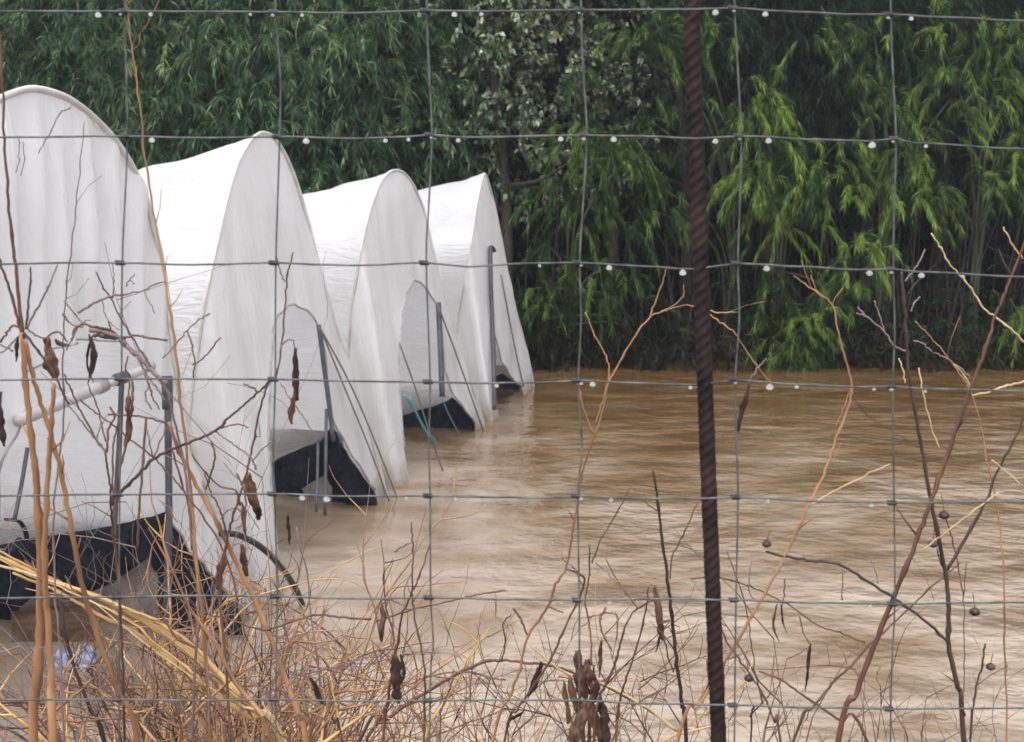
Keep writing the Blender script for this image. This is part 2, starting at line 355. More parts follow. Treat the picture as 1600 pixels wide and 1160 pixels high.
TENTS = [
 dict(far=(405, 957), mid=None, peak=(70, 142), dpk=4.85, near_d=3.15,
      right=[(70, 142), (86, 145), (107, 155), (128, 169), (148, 186), (169, 207), (193, 238), (210, 269), (228, 314), (241, 362), (252, 410), (262, 480), (272, 560), (286, 640), (306, 720), (335, 800), (370, 880), (405, 957)],
      door=[(-45, 1300), (-40, 1000), (-22, 840), (0, 742), (20, 680), (33, 625), (52, 580), (85, 545), (130, 530), (180, 534), (215, 552), (240, 580), (258, 618), (263, 690), (266, 770), (270, 812), (300, 862), (340, 908), (376, 950), (384, 985)],
      label="nearest white polytunnel with pleated front cloth, cut off by the left edge", folds=0.042, ff=13, lean=0.0),
 dict(far=(608, 772), mid=(432, 937), peak=(405, 209), dpk=7.65,
      left=[(287, 1006), (284, 900), (285, 780), (290, 690), (297, 630), (303, 590), (317, 479), (331, 410), (348, 334), (359, 290), (372, 252), (385, 228), (396, 214), (405, 209)],
      right=[(405, 209), (416, 209), (427, 215), (438, 229), (452, 256), (465, 292), (479, 339), (493, 396), (503, 436), (514, 473), (527, 518), (545, 572), (567, 645), (590, 720), (608, 772)],
      door=[(432, 939), (430, 880), (427, 800), (424, 700), (422, 620), (422, 570), (428, 520), (438, 492), (450, 478), (462, 475), (478, 485), (492, 505), (500, 522), (508, 560), (514, 610), (520, 650), (528, 670), (545, 700), (566, 735), (585, 765), (593, 784)],
      label="second white polytunnel from the left, arched doorway over a black mound of cloth", folds=0.012, ff=6, lean=0.0),
 dict(far=(760, 662), mid=(638, 754), peak=(617, 266), dpk=10.7,
      left=[(537, 842), (538, 720), (540, 620), (543, 545), (548, 490), (559, 414), (569, 359), (578, 325), (588, 298), (597, 280), (607, 270), (617, 266)],
      right=[(617, 266), (628, 268), (640, 281), (650, 298), (662, 328), (672, 373), (683, 421), (694, 466), (712, 525), (730, 583), (746, 630), (760, 662)],
      door=[(638, 756), (634, 700), (629, 650), (625, 590), (625, 540), (629, 490), (636, 455), (645, 438), (657, 441), (668, 455), (679, 474), (686, 500), (689, 540), (692, 580), (700, 605), (712, 623), (728, 645), (742, 662), (748, 673)],
      label="third white polytunnel, round-topped, with blue cord hanging in its open doorway", folds=0.010, ff=6, lean=0.0),
 dict(far=(835, 603), mid=(775, 655), peak=(757, 271), dpk=13.8,
      left=[(709, 697), (708, 620), (711, 540), (717, 490), (728, 428), (738, 359), (744, 320), (750, 290), (754, 277), (757, 270)],
      right=[(757, 270), (760, 276), (765, 292), (773, 322), (783, 373), (793, 428), (807, 490), (816, 522), (824, 552), (831, 586), (835, 603)],
      door=[(776, 656), (774, 610), (772, 560), (772, 520), (776, 535), (784, 566), (796, 586), (814, 604), (820, 617)],
      label="farthest and most pointed white polytunnel, a dark pole standing on its front", folds=0.008, ff=6, lean=0.0),
]
FR = []
for ti, T in enumerate(TENTS):
    far = PW(*T['far'])
    if T['mid']: mid = PW(*T['mid'])
    else: mid = Vector((far.x - 0.21 * (far.y - T['near_d']), T['near_d'], 0))
    pk = P(*T['peak'], T['dpk'])
    e1 = (far - mid).normalized(); n = e1.cross(pk - mid).normalized()
    if n.x < 0: n = -n
    e2 = n.cross(e1).normalized() * 1.0
    if e2.z < 0: e2 = -e2
    org = mid
    def st(px, py):
        q = on_plane(px, py, org, n) - org; return (q.dot(e1), q.dot(e2))
    right = [st(*p) for p in T['right']]
    if 'left' in T: left = [st(*p) for p in T['left']]
    else:
        s0 = right[0][0]; left = [(2 * s0 - s, t_ - 0.0) for s, t_ in reversed(right)]
    door = [st(*p) for p in T['door']]
    down = -0.35
    # hoop from near base (under water) over the peak to far base
    hoop = [(left[0][0], down)] + [p for p in left if p[1] > 0.02] + [p for p in right[1:] if p[1] > 0.02] + [(right[-1][0], down)]
    dl, dr = door[0][0], door[-1][0]
    dmid = [p for p in door if p[1] > 0.02]
    poly = hoop + [(dr, down)] + list(reversed(dmid)) + [(dl, down)]
    H = max(p[1] for p in hoop); s_pk = right[0][0]
    root = empty("polytunnel", (org.x, org.y, 0))
    tag(root, T['label'], "polytunnel", "white polytunnels standing in the flood")
    seed = ti * 13.7
    def wob(s, t_):
        # pleats falling from the hoop, and slack near the ground
        edge = min(1.0, max(0.0, (H - t_) / 0.25))
        ph = T['ff'] * s * (1.0 + 0.25 * (H - t_) / H) + 1.4 * mnoise.noise(Vector((s * 1.1, t_ * 0.25, seed)))
        a = T['folds'] * edge * (0.35 + 0.65 * min(1, max(0, (t_ - 0.5) / 1.2)) if ti == 0 else 1.0)
        v = a * (0.6 * math.sin(ph * 2.2) + 0.9 * mnoise.noise(Vector((s * 7.0, t_ * 0.5, seed + 3))))
        v += 0.035 * edge * mnoise.noise(Vector((s * 1.3, t_ * 1.1, seed + 7)))
        v += 0.012 * edge * mnoise.noise(Vector((s * 3 + t_ * 2, t_ * 3 - s, seed + 9)))
        return v
    sL = abs(min(p[0] for p in left)); O = Vector((0, 0, CAMZ))
    def push(q, s):
        # the near side of the front is folded back behind the neighbouring tunnel
        if ti == 0 or s >= 0: return q
        u = min(1.0, -s / sL); return O + (q - O) * (1 + 0.19 * u * u * (3 - 2 * u))
    place = lambda s, t_: push(org + e1 * s + e2 * t_ + n * (wob(s, t_)), s)
    step = (0.035, 0.05, 0.06, 0.07)[ti]
    fill(poly, step, place).build("front_panel", M['panel'], root)
    dh = [place(*p) for p in resample2(dmid, 0.06)]
    MB().tube([q + n * 0.004 for q in dh], (0.005, 0.008, 0.010, 0.008)[ti], 6).build("door_hem", M['doorhem'], root)
    # hoop pipe sleeve
    hp = resample2(hoop, 0.05)
    H3 = [push(org + e1 * s + e2 * t_, s) for s, t_ in hp]
    MB().tube([p + n * 0.004 for p in smooth_path(H3[::3] + [H3[-1]], 3)], (0.015, 0.013, 0.013, 0.011)[ti], 8).build("hoop", M['hem'], root)
    # roof and sides run back from the hoop
    rows = []; Ln = 5.2; nL = 66
    for k in range(nL + 1):
        L = Ln * k / nL
        drop = 0.27 * L / (L + 2.3) + 0.006 * math.sin(math.pi * min(L, 5) / 1.7) ** 2
        row = []
        for i, p in enumerate(H3):
            q = p + AX * L
            frac = max(0, p.z) / H
            q.z = p.z * (1 - drop * frac) if p.z > 0 else p.z
            w_ = 0.03 * min(1, L / 0.3) * mnoise.noise(Vector((L * 1.2, i * 0.08, seed))) + 0.022 * min(1, L / 0.15) * mnoise.noise(Vector((L * 1.5 + i * 0.05, L * 4 - i * 0.16, seed + 4))) + 0.022 * min(1, L / 0.1) * (abs(mnoise.noise(Vector((L * 1.1, i * 0.11 + L * 1.6, seed + 14)))) - 0.2)
            sgn = (p - org).dot(e1) - s_pk
            q += ROW * (0.8 * w_ * (1 if sgn > 0 else -1)) + Vector((0, 0, w_ * frac))
            row.append(q)
        rows.append(row)
    MB().grid(rows).build("roof_cover", M['film'], root)
    # closed rear wall
    back = rows[-1]; c = sum(back, Vector()) / len(back)
    mb = MB(); mb.v = back + [c]; mb.f = [(i, i + 1, len(back)) for i in range(len(back) - 1)] + [(len(back) - 1, 0, len(back))]
    mb.build("rear_panel", M['film'], root)
    FR.append(dict(far=far, root=root, org=org, e1=e1, e2=e2, n=n, st=st, H=H, door=door, left=left, right=right))

def PT(ti, px, py, off=0.0):
    f = FR[ti]; o_ = f['org'] + f['n'] * off
    return on_plane(px, py, o_, f['n'])
def pole(ti, pts, r, material, off=0.03, name="door_post"):
    p3 = [PT(ti, x, y, off) for x, y in pts]
    return MB().tube(smooth_path(p3, 4), r, 10).build(name, M[material], FR[ti]['root'])
pole(0, [(262, 596), (263, 700), (264, 818), (262, 900), (262, 985)], 0.017, 'darkpipe', 0.03)
pole(0, [(261, 588), (262, 640)], 0.026, 'darkpipe', 0.03, "pipe_joint")
pole(0, [(28, 658), (90, 632), (160, 603)], 0.026, 'palepipe', 0.05, "door_bar")
pole(0, [(160, 603), (200, 588), (238, 572)], 0.020, 'palepipe', 0.05, "door_bar")
pole(0, [(152, 606), (163, 602)], 0.031, 'pipe', 0.05, "bar_sleeve")
pole(0, [(182, 594), (196, 589)], 0.028, 'darkpipe', 0.06, "bar_clamp")
pole(0, [(190, 596), (186, 700), (180, 800), (178, 840)], 0.012, 'darkpipe', 0.04)
pole(0, [(43, 700), (33, 760), (22, 815)], 0.008, 'darkpipe', 0.05, "tie_rod")
pole(1, [(498, 508), (506, 570), (514, 630), (521, 690)], 0.017, 'darkpipe', 0.03)
pole(1, [(510, 640), (509, 720), (508, 806)], 0.012, 'darkpipe', 0.10, "stake")
pole(1, [(497, 688), (496, 740), (494, 800)], 0.010, 'darkpipe', 0.12, "stake")
pole(1, [(500, 512), (540, 610), (575, 695), (603, 770), (613, 795)], 0.006, 'cord', 0.06, "guy_rope")
pole(1, [(500, 512), (548, 602), (590, 700), (622, 782)], 0.006, 'cord', 0.09, "guy_rope")
pole(2, [(685, 474), (688, 540), (691, 620)], 0.028, 'darkpipe', 0.03)
pole(2, [(684, 476), (715, 560), (740, 630), (758, 682)], 0.008, 'cord', 0.06, "guy_rope")
pole(2, [(624, 536), (650, 610), (672, 680), (694, 742)], 0.007, 'cord', 0.16, "guy_rope")
pole(2, [(640, 622), (655, 655), (670, 680), (682, 694)], 0.010, 'bluecord', 0.18, "blue_cord")
pole(2, [(632, 618), (652, 648), (664, 672), (680, 688)], 0.008, 'bluecord', 0.20, "blue_cord")
pole(2, [(690, 620), (700, 645), (718, 680)], 0.006, 'bluecord', 0.10, "blue_cord")
pole(3, [(772, 392), (768, 387), (766, 394), (767, 450), (770, 520), (772, 600), (773, 640)], 0.026, 'darkpipe', 0.05)
pole(3, [(783, 430), (796, 500), (808, 560), (818, 604)], 0.010, 'cord', 0.03, "guy_rope")
# dark tie strap on the tie rod of the nearest tunnel
mb = MB()
pp = [PT(0, x, y, 0.02) for x, y in ((10, 812), (30, 815), (41, 835), (40, 858), (30, 842), (22, 858), (10, 862))]
mb.tube(smooth_path(pp, 4), 0.012, 8, flat=0.5); mb.build("tie_strap", M['mat'], FR[0]['root'])

# black weed mat draped in each doorway
def drape(ti, poly, off, label, name="black_cloth"):
    f = FR[ti]; o_ = f['far'] - ROW * off; e1, e2, n = AX * -1, Vector((0, 0, 1)), -ROW
    q = [on_plane(x, y, o_, n) - o_ for x, y in poly]
    pl = [(v.dot(e1), v.dot(e2)) for v in q]
    def place(s, t_):
        wv = 0.09 * mnoise.noise(Vector((s * 4.5 + t_ * 1.5, t_ * 1.6, ti * 5.0))) + 0.07 * (abs(mnoise.noise(Vector((s * 7 - t_ * 3, t_ * 1.4, ti + 2.0)))) - 0.2) + 0.03 * mnoise.noise(Vector((s * 15, t_ * 6, ti)))
        return o_ + e1 * s + e2 * t_ + n * wv
    ob = fill(pl, 0.035, place).build(name, M['mat'])
    sm = ob.modifiers.new("thickness", 'SOLIDIFY'); sm.thickness = 0.008
    tag(ob, label, "ground cloth", "black cloths hanging in the doorways")
drape(0, [(-110, 885), (0, 852), (60, 842), (130, 830), (200, 817), (262, 799), (276, 815), (300, 856), (340, 902), (374, 942), (386, 990), (256, 990), (250, 910), (238, 868), (210, 886), (176, 912), (150, 922), (100, 926), (58, 928), (34, 948), (16, 1000), (5, 1080), (-110, 1180)], 0.42,
      "wide black cloth hung across the nearest tunnel's doorway, torn open in its middle")
drape(1, [(424, 724), (440, 714), (470, 701), (500, 690), (512, 678), (521, 662), (530, 690), (548, 716), (567, 744), (586, 772), (588, 790), (516, 790), (514, 765), (505, 744), (490, 752), (472, 764), (480, 774), (455, 776), (430, 772), (426, 760)], 0.40,
      "black cloth heaped like a small tent in the second tunnel's doorway")
drape(2, [(615, 655), (640, 646), (680, 634), (700, 626), (708, 620), (718, 630), (732, 647), (743, 662), (740, 678), (728, 680), (700, 678), (660, 676), (615, 676)], 0.38,
      "low black cloth lying over the third tunnel's sill behind the blue cord")
drape(3, [(765, 604), (774, 588), (784, 584), (800, 596), (812, 604), (806, 622), (765, 622)], 0.30,
      "small black cloth at the foot of the farthest tunnel")

# pale skirt along the foot of each tunnel's far wall
for ti in range(4):
    f = FR[ti]; z0, z1 = ((0.05, 0.62), (0.05, 0.56), (0.05, 0.48), (0.05, 0.3))[ti]; rr = []
    for i in range(9):
        u = i / 8; row = []
        for j in range(60):
            L = 0.30 + 4.4 * j / 59
            q = f['far'] + AX * L - ROW * (0.10 + 0.14 * u + 0.05 * (i == 8)) + Vector((0, 0, z0 - 0.3 + (z1 - z0 + 0.3) * u + 0.015 * mnoise.noise(Vector((L * 2, u, ti)))))
            row.append(q + ROW * 0.03 * mnoise.noise(Vector((L * 3, u * 2, ti + 4))))
        rr.append(row)
    MB().grid(rr).build("skirt", M['bed'], f['root'])

def crumple(name, c, ax, ay, az, mtl, label, cat, seed):
    rr = []
    for i in range(15):
        row = []
        for j in range(15):
            u, v = i / 7 - 1, j / 7 - 1
            q = Vector(c) + ax * (u * (1 - 0.2 * v * v)) + ay * (v * (1 + 0.3 * mnoise.noise(Vector((u * 2, v, seed))))) + az * (0.8 * mnoise.noise(Vector((u * 2.3, v * 2.3, seed))) + 0.5 * mnoise.noise(Vector((u * 6, v * 6, seed))))
            row.append(q)
        rr.append(row)
    ob = MB().grid(rr).build(name, mtl); sm = ob.modifiers.new("thickness", 'SOLIDIFY'); sm.thickness = 0.004
    tag(ob, label, cat); return ob
crumple("rag", PW(112, 1034, 0.03), Vector((0.11, 0.02, 0)), Vector((0.0, 0.07, 0.03)), Vector((0, 0, 0.07)), M['rag'], "crumpled blue and white rag floating in the nearest tunnel's doorway", "rag", 2)
crumple("foam_scrap", P(104, 942, 6.3), Vector((0.07, 0.0, -0.01)), Vector((0, 0.01, 0.018)), Vector((0, -0.02, 0.02)), M['film'], "flat white scrap caught under the wide black cloth", "scrap", 5)
c = P(84, 996, 5.85); mb = MB(); rr = []
for face in (-1, 1):
    rr = [[c + Vector((0.215 * (j / 10 - 1), 0.012 * face + 0.02 * mnoise.noise(Vector((j * .2, i * .3, 1))), 0.16 * (i / 6 - 1) + 0.015 * mnoise.noise(Vector((j * 0.35, face * 0.1, 2))) + 0.02 * (j / 10 - 1))) for j in range(21)] for i in range(13)]
    mb.grid(rr)
n0 = 13 * 21
rim = [j for j in range(21)] + [i * 21 + 20 for i in range(1, 13)] + [12 * 21 + j for j in range(19, -1, -1)] + [i * 21 for i in range(11, 0, -1)]
for k in range(len(rim)): a_, b_ = rim[k], rim[(k + 1) % len(rim)]; mb.f.append((a_, b_, b_ + n0, a_ + n0))
tag(mb.build("reflection_sheet", M['clothrefl']), "wet brown board half sunk in the water below the wide black cloth", "reflection_sheet")  # added sheet, its brown standing in for the black cloth's reflection
hs = [(354, 834), (385, 842), (415, 861), (440, 888), (460, 916), (470, 938), (474, 952), (475, 965)]
hp3 = [P(x, y, 5.95 + 0.09 * i) for i, (x, y) in enumerate(hs)]; hp3 = hp3[:-1] + [Vector((hp3[-2].x + 0.01, hp3[-2].y, -0.2))]
tag(MB().tube(smooth_path([hp3[0] + Vector((-0.3, 0.15, -0.06))] + hp3, 6), 0.017, 10).build("hose", M['hose']), "bent black hose arching down into the water beside the nearest tunnel", "hose")

# ------------------------------------------------------------------ thicket beyond the flood
def leaves(base, dirn, length, width, droop=0.0):
    n_ = len(base)
    d = dirn / np.linalg.norm(dirn, axis=1, keepdims=True)
    rnd = rng.normal(size=(n_, 3)); side = np.cross(d, rnd); side /= np.linalg.norm(side, axis=1, keepdims=True)
    L = length[:, None]; W = width[:, None]
    mid = base + d * L * 0.45
    tip = base + d * L; tip[:, 2] -= droop * length
    V = np.stack([base, mid + side * W / 2, tip, mid - side * W / 2], 1).reshape(-1, 3)
    Q = np.arange(n_ * 4).reshape(-1, 4); return V, Q
def sprays(centres, outdir, slen, per, llen, lwid, droop, spread, sway=0.35, ltint=0.18, stint=0.25, base_tint=None):
    """each spray: a curved drooping axis with leaves along it"""
    m_ = len(centres)
    od = outdir + rng.normal(0, sway, (m_, 3)); od /= np.linalg.norm(od, axis=1, keepdims=True)
    sl_ = slen * rng.uniform(0.6, 1.3, m_)
    u = rng.uniform(0.05, 1, (m_, per))
    pos = centres[:, None, :] + od[:, None, :] * (u * sl_[:, None])[..., None]
    pos[..., 2] -= droop * (u ** 2) * sl_[:, None]
    ax = np.repeat(od[:, None, :], per, 1).copy(); ax[..., 2] -= 2 * droop * u
    ld = ax / np.linalg.norm(ax, axis=2, keepdims=True) + rng.normal(0, spread, (m_, per, 3)); ld[..., 2] -= 0.25
    pos = pos.reshape(-1, 3); ld = ld.reshape(-1, 3); n_ = len(pos)
    st_ = rng.uniform(-1, 1, m_) * stint if base_tint is None else base_tint + rng.uniform(-1, 1, m_) * stint
    tn = np.repeat(st_, per) + rng.normal(0, ltint, n_) + 0.42
    V, Q = leaves(pos, ld, llen * rng.uniform(0.6, 1.4, n_), lwid * rng.uniform(0.7, 1.3, n_), 0.25)
    return V, Q, np.repeat(np.clip(tn, 0, 1), 4)
def join(parts):
    V = []; Q = []; T_ = []; o_ = 0
    for v, q, t_ in parts: V.append(v); Q.append(q + o_); T_.append(t_); o_ += len(v)
    return np.concatenate(V), np.concatenate(Q), np.concatenate(T_)
def crown_points(m_, rx, ry, z0, z1, lobes, shell=0.5):
    """points in an uneven crown made of several lobes"""
    cs = []
    for k in range(lobes):
        f_ = (k + 0.5) / lobes; zz = z0 + (z1 - z0) * f_; rr = math.sin(math.pi * (0.18 + 0.72 * f_)) ** 0.7
        a = k * 2.4 + rng.uniform(-.5, .5)
        cs.append((math.cos(a) * rx * 0.42 * rr, math.sin(a) * ry * 0.42 * rr, zz, rng.uniform(0.55, 0.85) * rx * (0.6 + 0.4 * rr)))
    cs = np.array(cs); idx = rng.integers(0, lobes, m_); c = cs[idx]
    d = rng.normal(size=(m_, 3)); d /= np.linalg.norm(d, axis=1, keepdims=True)
    r_ = c[:, 3] * rng.uniform(shell, 1.0, m_) ** 0.6
    p = c[:, :3] + d * r_[:, None] * np.array([1, ry / rx, 0.85])
    return p, d
def crown_mesh(name, kind):
    if kind == 'willow':
        p, d = crown_points(1500, 1.7, 1.5, 1.2, 8.6, 13); d = d * np.array([.8, .8, .25]) + np.array([0, 0, 0.1])
        V = sprays(p, d, 0.75, 34, 0.15, 0.020, 0.75, 0.5)
    elif kind == 'dark':
        p, d = crown_points(1300, 1.8, 1.6, 0.6, 9.0, 13)
        V = sprays(p, d, 0.6, 30, 0.15, 0.034, 0.5, 0.7)
    elif kind == 'pale':
        p, d = crown_points(520, 1.5, 1.3, 3.1, 8.4, 10)
        V = sprays(p, d, 0.45, 22, 0.095, 0.07, 0.25, 0.9, ltint=0.32)
    elif kind == 'plume':
        p, d = crown_points(900, 1.6, 1.4, 3.0, 9.2, 12)
        d = d * np.array([.7, .7, .3]) + np.array([0, 0, 0.25])
        V = sprays(p, d, 0.8, 60, 0.15, 0.010, 0.8, 0.35)
    return fast_mesh(name, *V)
def trunk_mesh(name, h, r, limbs, lean=0.3, seed=0):
    rs = random.Random(seed); mb = MB()
    top = Vector((rs.uniform(-lean, lean), rs.uniform(-lean, lean), h))
    path = smooth_path([Vector((0, 0, -0.6)), Vector((rs.uniform(-.1, .1), rs.uniform(-.1, .1), h * .3)), top * 0.65 + Vector((rs.uniform(-.2, .2), 0, 0)), top], 6)
    mb.tube(path, [r * (1.15 - 1.0 * i / (len(path) - 1)) for i in range(len(path))], 10)
    for k in range(limbs):
        i = int(len(path) * (0.25 + 0.65 * k / limbs)); b0 = path[i]; a = k * 2.4 + rs.random()
        L = rs.uniform(0.9, 1.7); e = b0 + Vector((math.cos(a) * L, math.sin(a) * L, rs.uniform(0.4, 1.1)))
        m_ = (b0 + e) / 2 + Vector((0, 0, -0.12)); rr = r * 0.45 * (1 - 0.5 * k / limbs)
        pth = smooth_path([b0, m_, e], 4); mb.tube(pth, [rr * (1 - 0.8 * j / (len(pth) - 1)) for j in range(len(pth))], 6)
    me = bpy.data.meshes.new(name); me.from_pydata([tuple(v) for v in mb.v], [], mb.f); me.update(); me.materials.append(M['bark'])
    me.polygons.foreach_set('use_smooth', [True] * len(me.polygons)); return me
CR = {}
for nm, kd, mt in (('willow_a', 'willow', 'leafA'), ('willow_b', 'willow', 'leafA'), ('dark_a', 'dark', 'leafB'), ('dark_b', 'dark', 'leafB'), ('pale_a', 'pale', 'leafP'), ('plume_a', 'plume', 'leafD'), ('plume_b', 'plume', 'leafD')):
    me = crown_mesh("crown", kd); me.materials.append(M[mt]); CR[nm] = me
TK = [trunk_mesh("trunk", 7.5, 0.11, 9, seed=s) for s in range(4)]
def gz(x, y):
    e = y - 17.35; return -0.6 + 0.66 * (1 / (1 + math.exp(-e * 3.5))) + max(0, e - 2) * 0.07
def tree(name, x, y, crown, tk, label, cat="tree", group=None, rot=None, sc=1.0, extra=None):
    r_ = empty(name, (x, y, gz(x, y))); rz = rng.uniform(0, 6.28) if rot is None else rot
    tag(r_, label, cat, group)
    for nm, me in (("trunk", TK[tk]), ("crown", CR[crown])):
        c = bpy.data.objects.new(nm, me); COL.objects.link(c); c.parent = r_; c.rotation_euler.z = rz; c.scale = (sc, sc, sc)
    return r_
G1 = "drooping dark trees behind the tunnels"
front = [(-9.6, 'left of the frame behind the nearest tunnel'), (-7.9, 'at the left edge above the nearest tunnel'), (-6.4, 'directly above the nearest tunnel\'s roof'), (-4.8, 'above the ridge of the second tunnel'), (-3.3, 'above the peak of the second tunnel'), (-2.0, 'above the third tunnel\'s round top')]
for i, (x, lb) in enumerate(front):
    tree("willow_tree", x, 18.9 + 0.5 * (i % 2), ('willow_a', 'willow_b')[i % 2], i % 4, "grey-green drooping tree " + lb, group=G1, sc=1.0)
tree("poplar_tree", -0.15, 18.7, 'pale_a', 1, "tree with pale rounded leaves above the farthest tunnel", sc=1.0)
tree("poplar_tree", 1.6, 19.6, 'pale_a', 2, "pale-leaved tree just right of the farthest tunnel, half hidden by green plumes", rot=2.1, sc=0.95)
G2 = "trees in the dark back rows of the thicket"
xs2 = [(-11 + 1.75 * i, 21.6 + 0.6 * (i % 3)) for i in range(14)]
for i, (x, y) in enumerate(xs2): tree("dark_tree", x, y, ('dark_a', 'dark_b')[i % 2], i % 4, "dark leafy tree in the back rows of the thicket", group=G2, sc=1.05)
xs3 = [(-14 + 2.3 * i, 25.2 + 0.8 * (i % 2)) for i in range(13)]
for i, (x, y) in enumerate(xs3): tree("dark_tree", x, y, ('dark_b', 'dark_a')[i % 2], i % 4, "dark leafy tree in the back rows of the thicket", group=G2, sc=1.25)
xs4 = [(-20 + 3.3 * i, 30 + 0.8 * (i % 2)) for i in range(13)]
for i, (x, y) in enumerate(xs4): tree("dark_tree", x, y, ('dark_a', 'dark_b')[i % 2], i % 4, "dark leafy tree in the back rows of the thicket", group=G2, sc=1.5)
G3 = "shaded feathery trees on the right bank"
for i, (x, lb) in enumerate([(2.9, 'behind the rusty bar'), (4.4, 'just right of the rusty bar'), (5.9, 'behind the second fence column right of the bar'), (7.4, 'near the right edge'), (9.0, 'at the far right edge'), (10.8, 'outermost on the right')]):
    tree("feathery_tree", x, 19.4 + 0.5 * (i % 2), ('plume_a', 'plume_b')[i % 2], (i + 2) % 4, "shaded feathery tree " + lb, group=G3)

# bright overhanging plumes, one tree per clump of them
def plume_tree(name, x, y, clumps, label, matname='leafC', d0=17.4, llen=0.14, lwid=0.0078, per=125):
    root = empty(name, (x, y, gz(x, y))); tag(root, label, "bamboo", "bright bamboos hanging over the water")
    parts = []; mb = MB()
    base = Vector((x, y, gz(x, y) - 0.3))
    for (px, py, size, nsp, tint) in clumps:
        nsp = int(nsp * 1.25); tint += 0.0
        c = P(px, py, d0 + rng.uniform(-0.35, 0.5))
        s_ = size * d0 / F
        pts = np.array(c)[None, :] + rng.normal(0, 1, (nsp, 3)) * np.array([0.25, 0.2, 0.25]) * s_
        dd = (pts - np.array(c)) / s_ * 1.0 + np.array([rng.uniform(-.5, .5), -0.35, 0.35])
        parts.append(sprays(pts, dd, 0.46 * s_ + 0.12, per, llen, lwid, 0.9, 0.32, sway=0.4, base_tint=tint, stint=0.3, ltint=0.22))
        k = rng.uniform(0.2, 0.8)
        pth = smooth_path([base + Vector((k * .4 - .2, k * .3, 0)), Vector((x * 0.8 + c.x * 0.2, y - 0.1, c.z * 0.6 + 0.4)), Vector(c) + Vector((0, 0.5, 0.25)), Vector(c)], 6)
        mb.tube(pth, [0.028 * (1 - 0.85 * i / (len(pth) - 1)) for i in range(len(pth))], 6)
    mb.build("canes", M['cane'], root).name = "cane"
    V, Q, T_ = join(parts)
    me = fast_mesh("foliage", V, Q, T_); link("foliage", me, M[matname], root, smooth=False)
plume_tree("bamboo", 0.9, 18.3, [(900, 205, 60, 16, .0), (955, 235, 85, 26, .05), (1000, 265, 60, 14, -.05), (880, 320, 70, 18, -.08), (940, 330, 80, 18, -.12), (860, 415, 60, 12, .0), (930, 430, 70, 16, -.02), (985, 440, 40, 6, -.15), (845, 480, 40, 8, .02), (905, 130, 60, 8, -.15)],
           "mid-green bamboo hanging over the water just right of the farthest tunnel")
plume_tree("bamboo", 3.6, 18.6, [(1035, 60, 70, 14, -.05), (1060, 150, 60, 10, -.1), (1010, 200, 40, 6, -.15), (1100, 60, 70, 12, .05), (1040, 320, 40, 6, -.1), (1000, 60, 60, 10, .0), (1010, 350, 40, 5, -.12)],
           "slender shaded bamboo behind the top of the rusty bar")
plume_tree("bamboo", 4.2, 18.2, [(1190, 160, 60, 18, .15), (1200, 215, 80, 28, .18), (1160, 190, 50, 10, .1), (1170, 275, 60, 16, .22), (1250, 265, 90, 26, .12), (1205, 335, 70, 22, .28), (1290, 300, 80, 20, .1), (1320, 250, 50, 8, .08)],
           "brightest yellow-green bamboo plumes right of the rusty bar")
plume_tree("bamboo", 5.9, 18.3, [(1395, 165, 50, 12, .12), (1345, 150, 50, 8, .0), (1420, 230, 80, 20, .1), (1400, 300, 80, 22, .14), (1350, 390, 60, 16, .25), (1450, 310, 60, 12, .08), (1480, 120, 60, 12, .15), (1500, 180, 50, 8, .1), (1380, 60, 70, 12, .08), (1300, 40, 60, 8, .0)],
           "bamboo with spread bright plumes around the rightmost fence column")
plume_tree("bamboo", 5.1, 17.9, [(1205, 450, 50, 12, -.02), (1200, 505, 50, 12, .02), (1245, 520, 70, 22, .12), (1270, 560, 50, 12, .12), (1225, 560, 60, 14, .08), (1330, 455, 50, 12, .08), (1295, 470, 40, 8, .02)],
           "low bamboo drooping to the water right of the rusty bar")
plume_tree("bamboo", 7.9, 18.2, [(1580, 545, 60, 18, .10), (1600, 500, 60, 12, .05), (1560, 580, 50, 12, .0), (1590, 600, 50, 10, -.05), (1640, 540, 80, 12, .05)],
           "low bamboo tuft touching the water at the right edge")
plume_tree("bamboo", 7.4, 18.4, [(1560, 140, 80, 16, .12), (1590, 220, 60, 12, .14), (1530, 280, 60, 10, .02), (1540, 60, 70, 12, .12), (1470, 40, 60, 10, .15), (1590, 60, 60, 10, .05), (1575, 320, 50, 8, -.05), (1640, 200, 90, 14, 0)],
           "tall olive bamboo at the upper right corner")
plume_tree("bamboo", 2.0, 18.0, [(850, 530, 40, 10, -.1), (835, 480, 40, 8, -.1), (1010, 480, 40, 5, -.2), (930, 520, 40, 5, -.25), (870, 545, 40, 7, -.1)],
           "sparse dull bamboo tuft beside the farthest tunnel", matname='leafR')
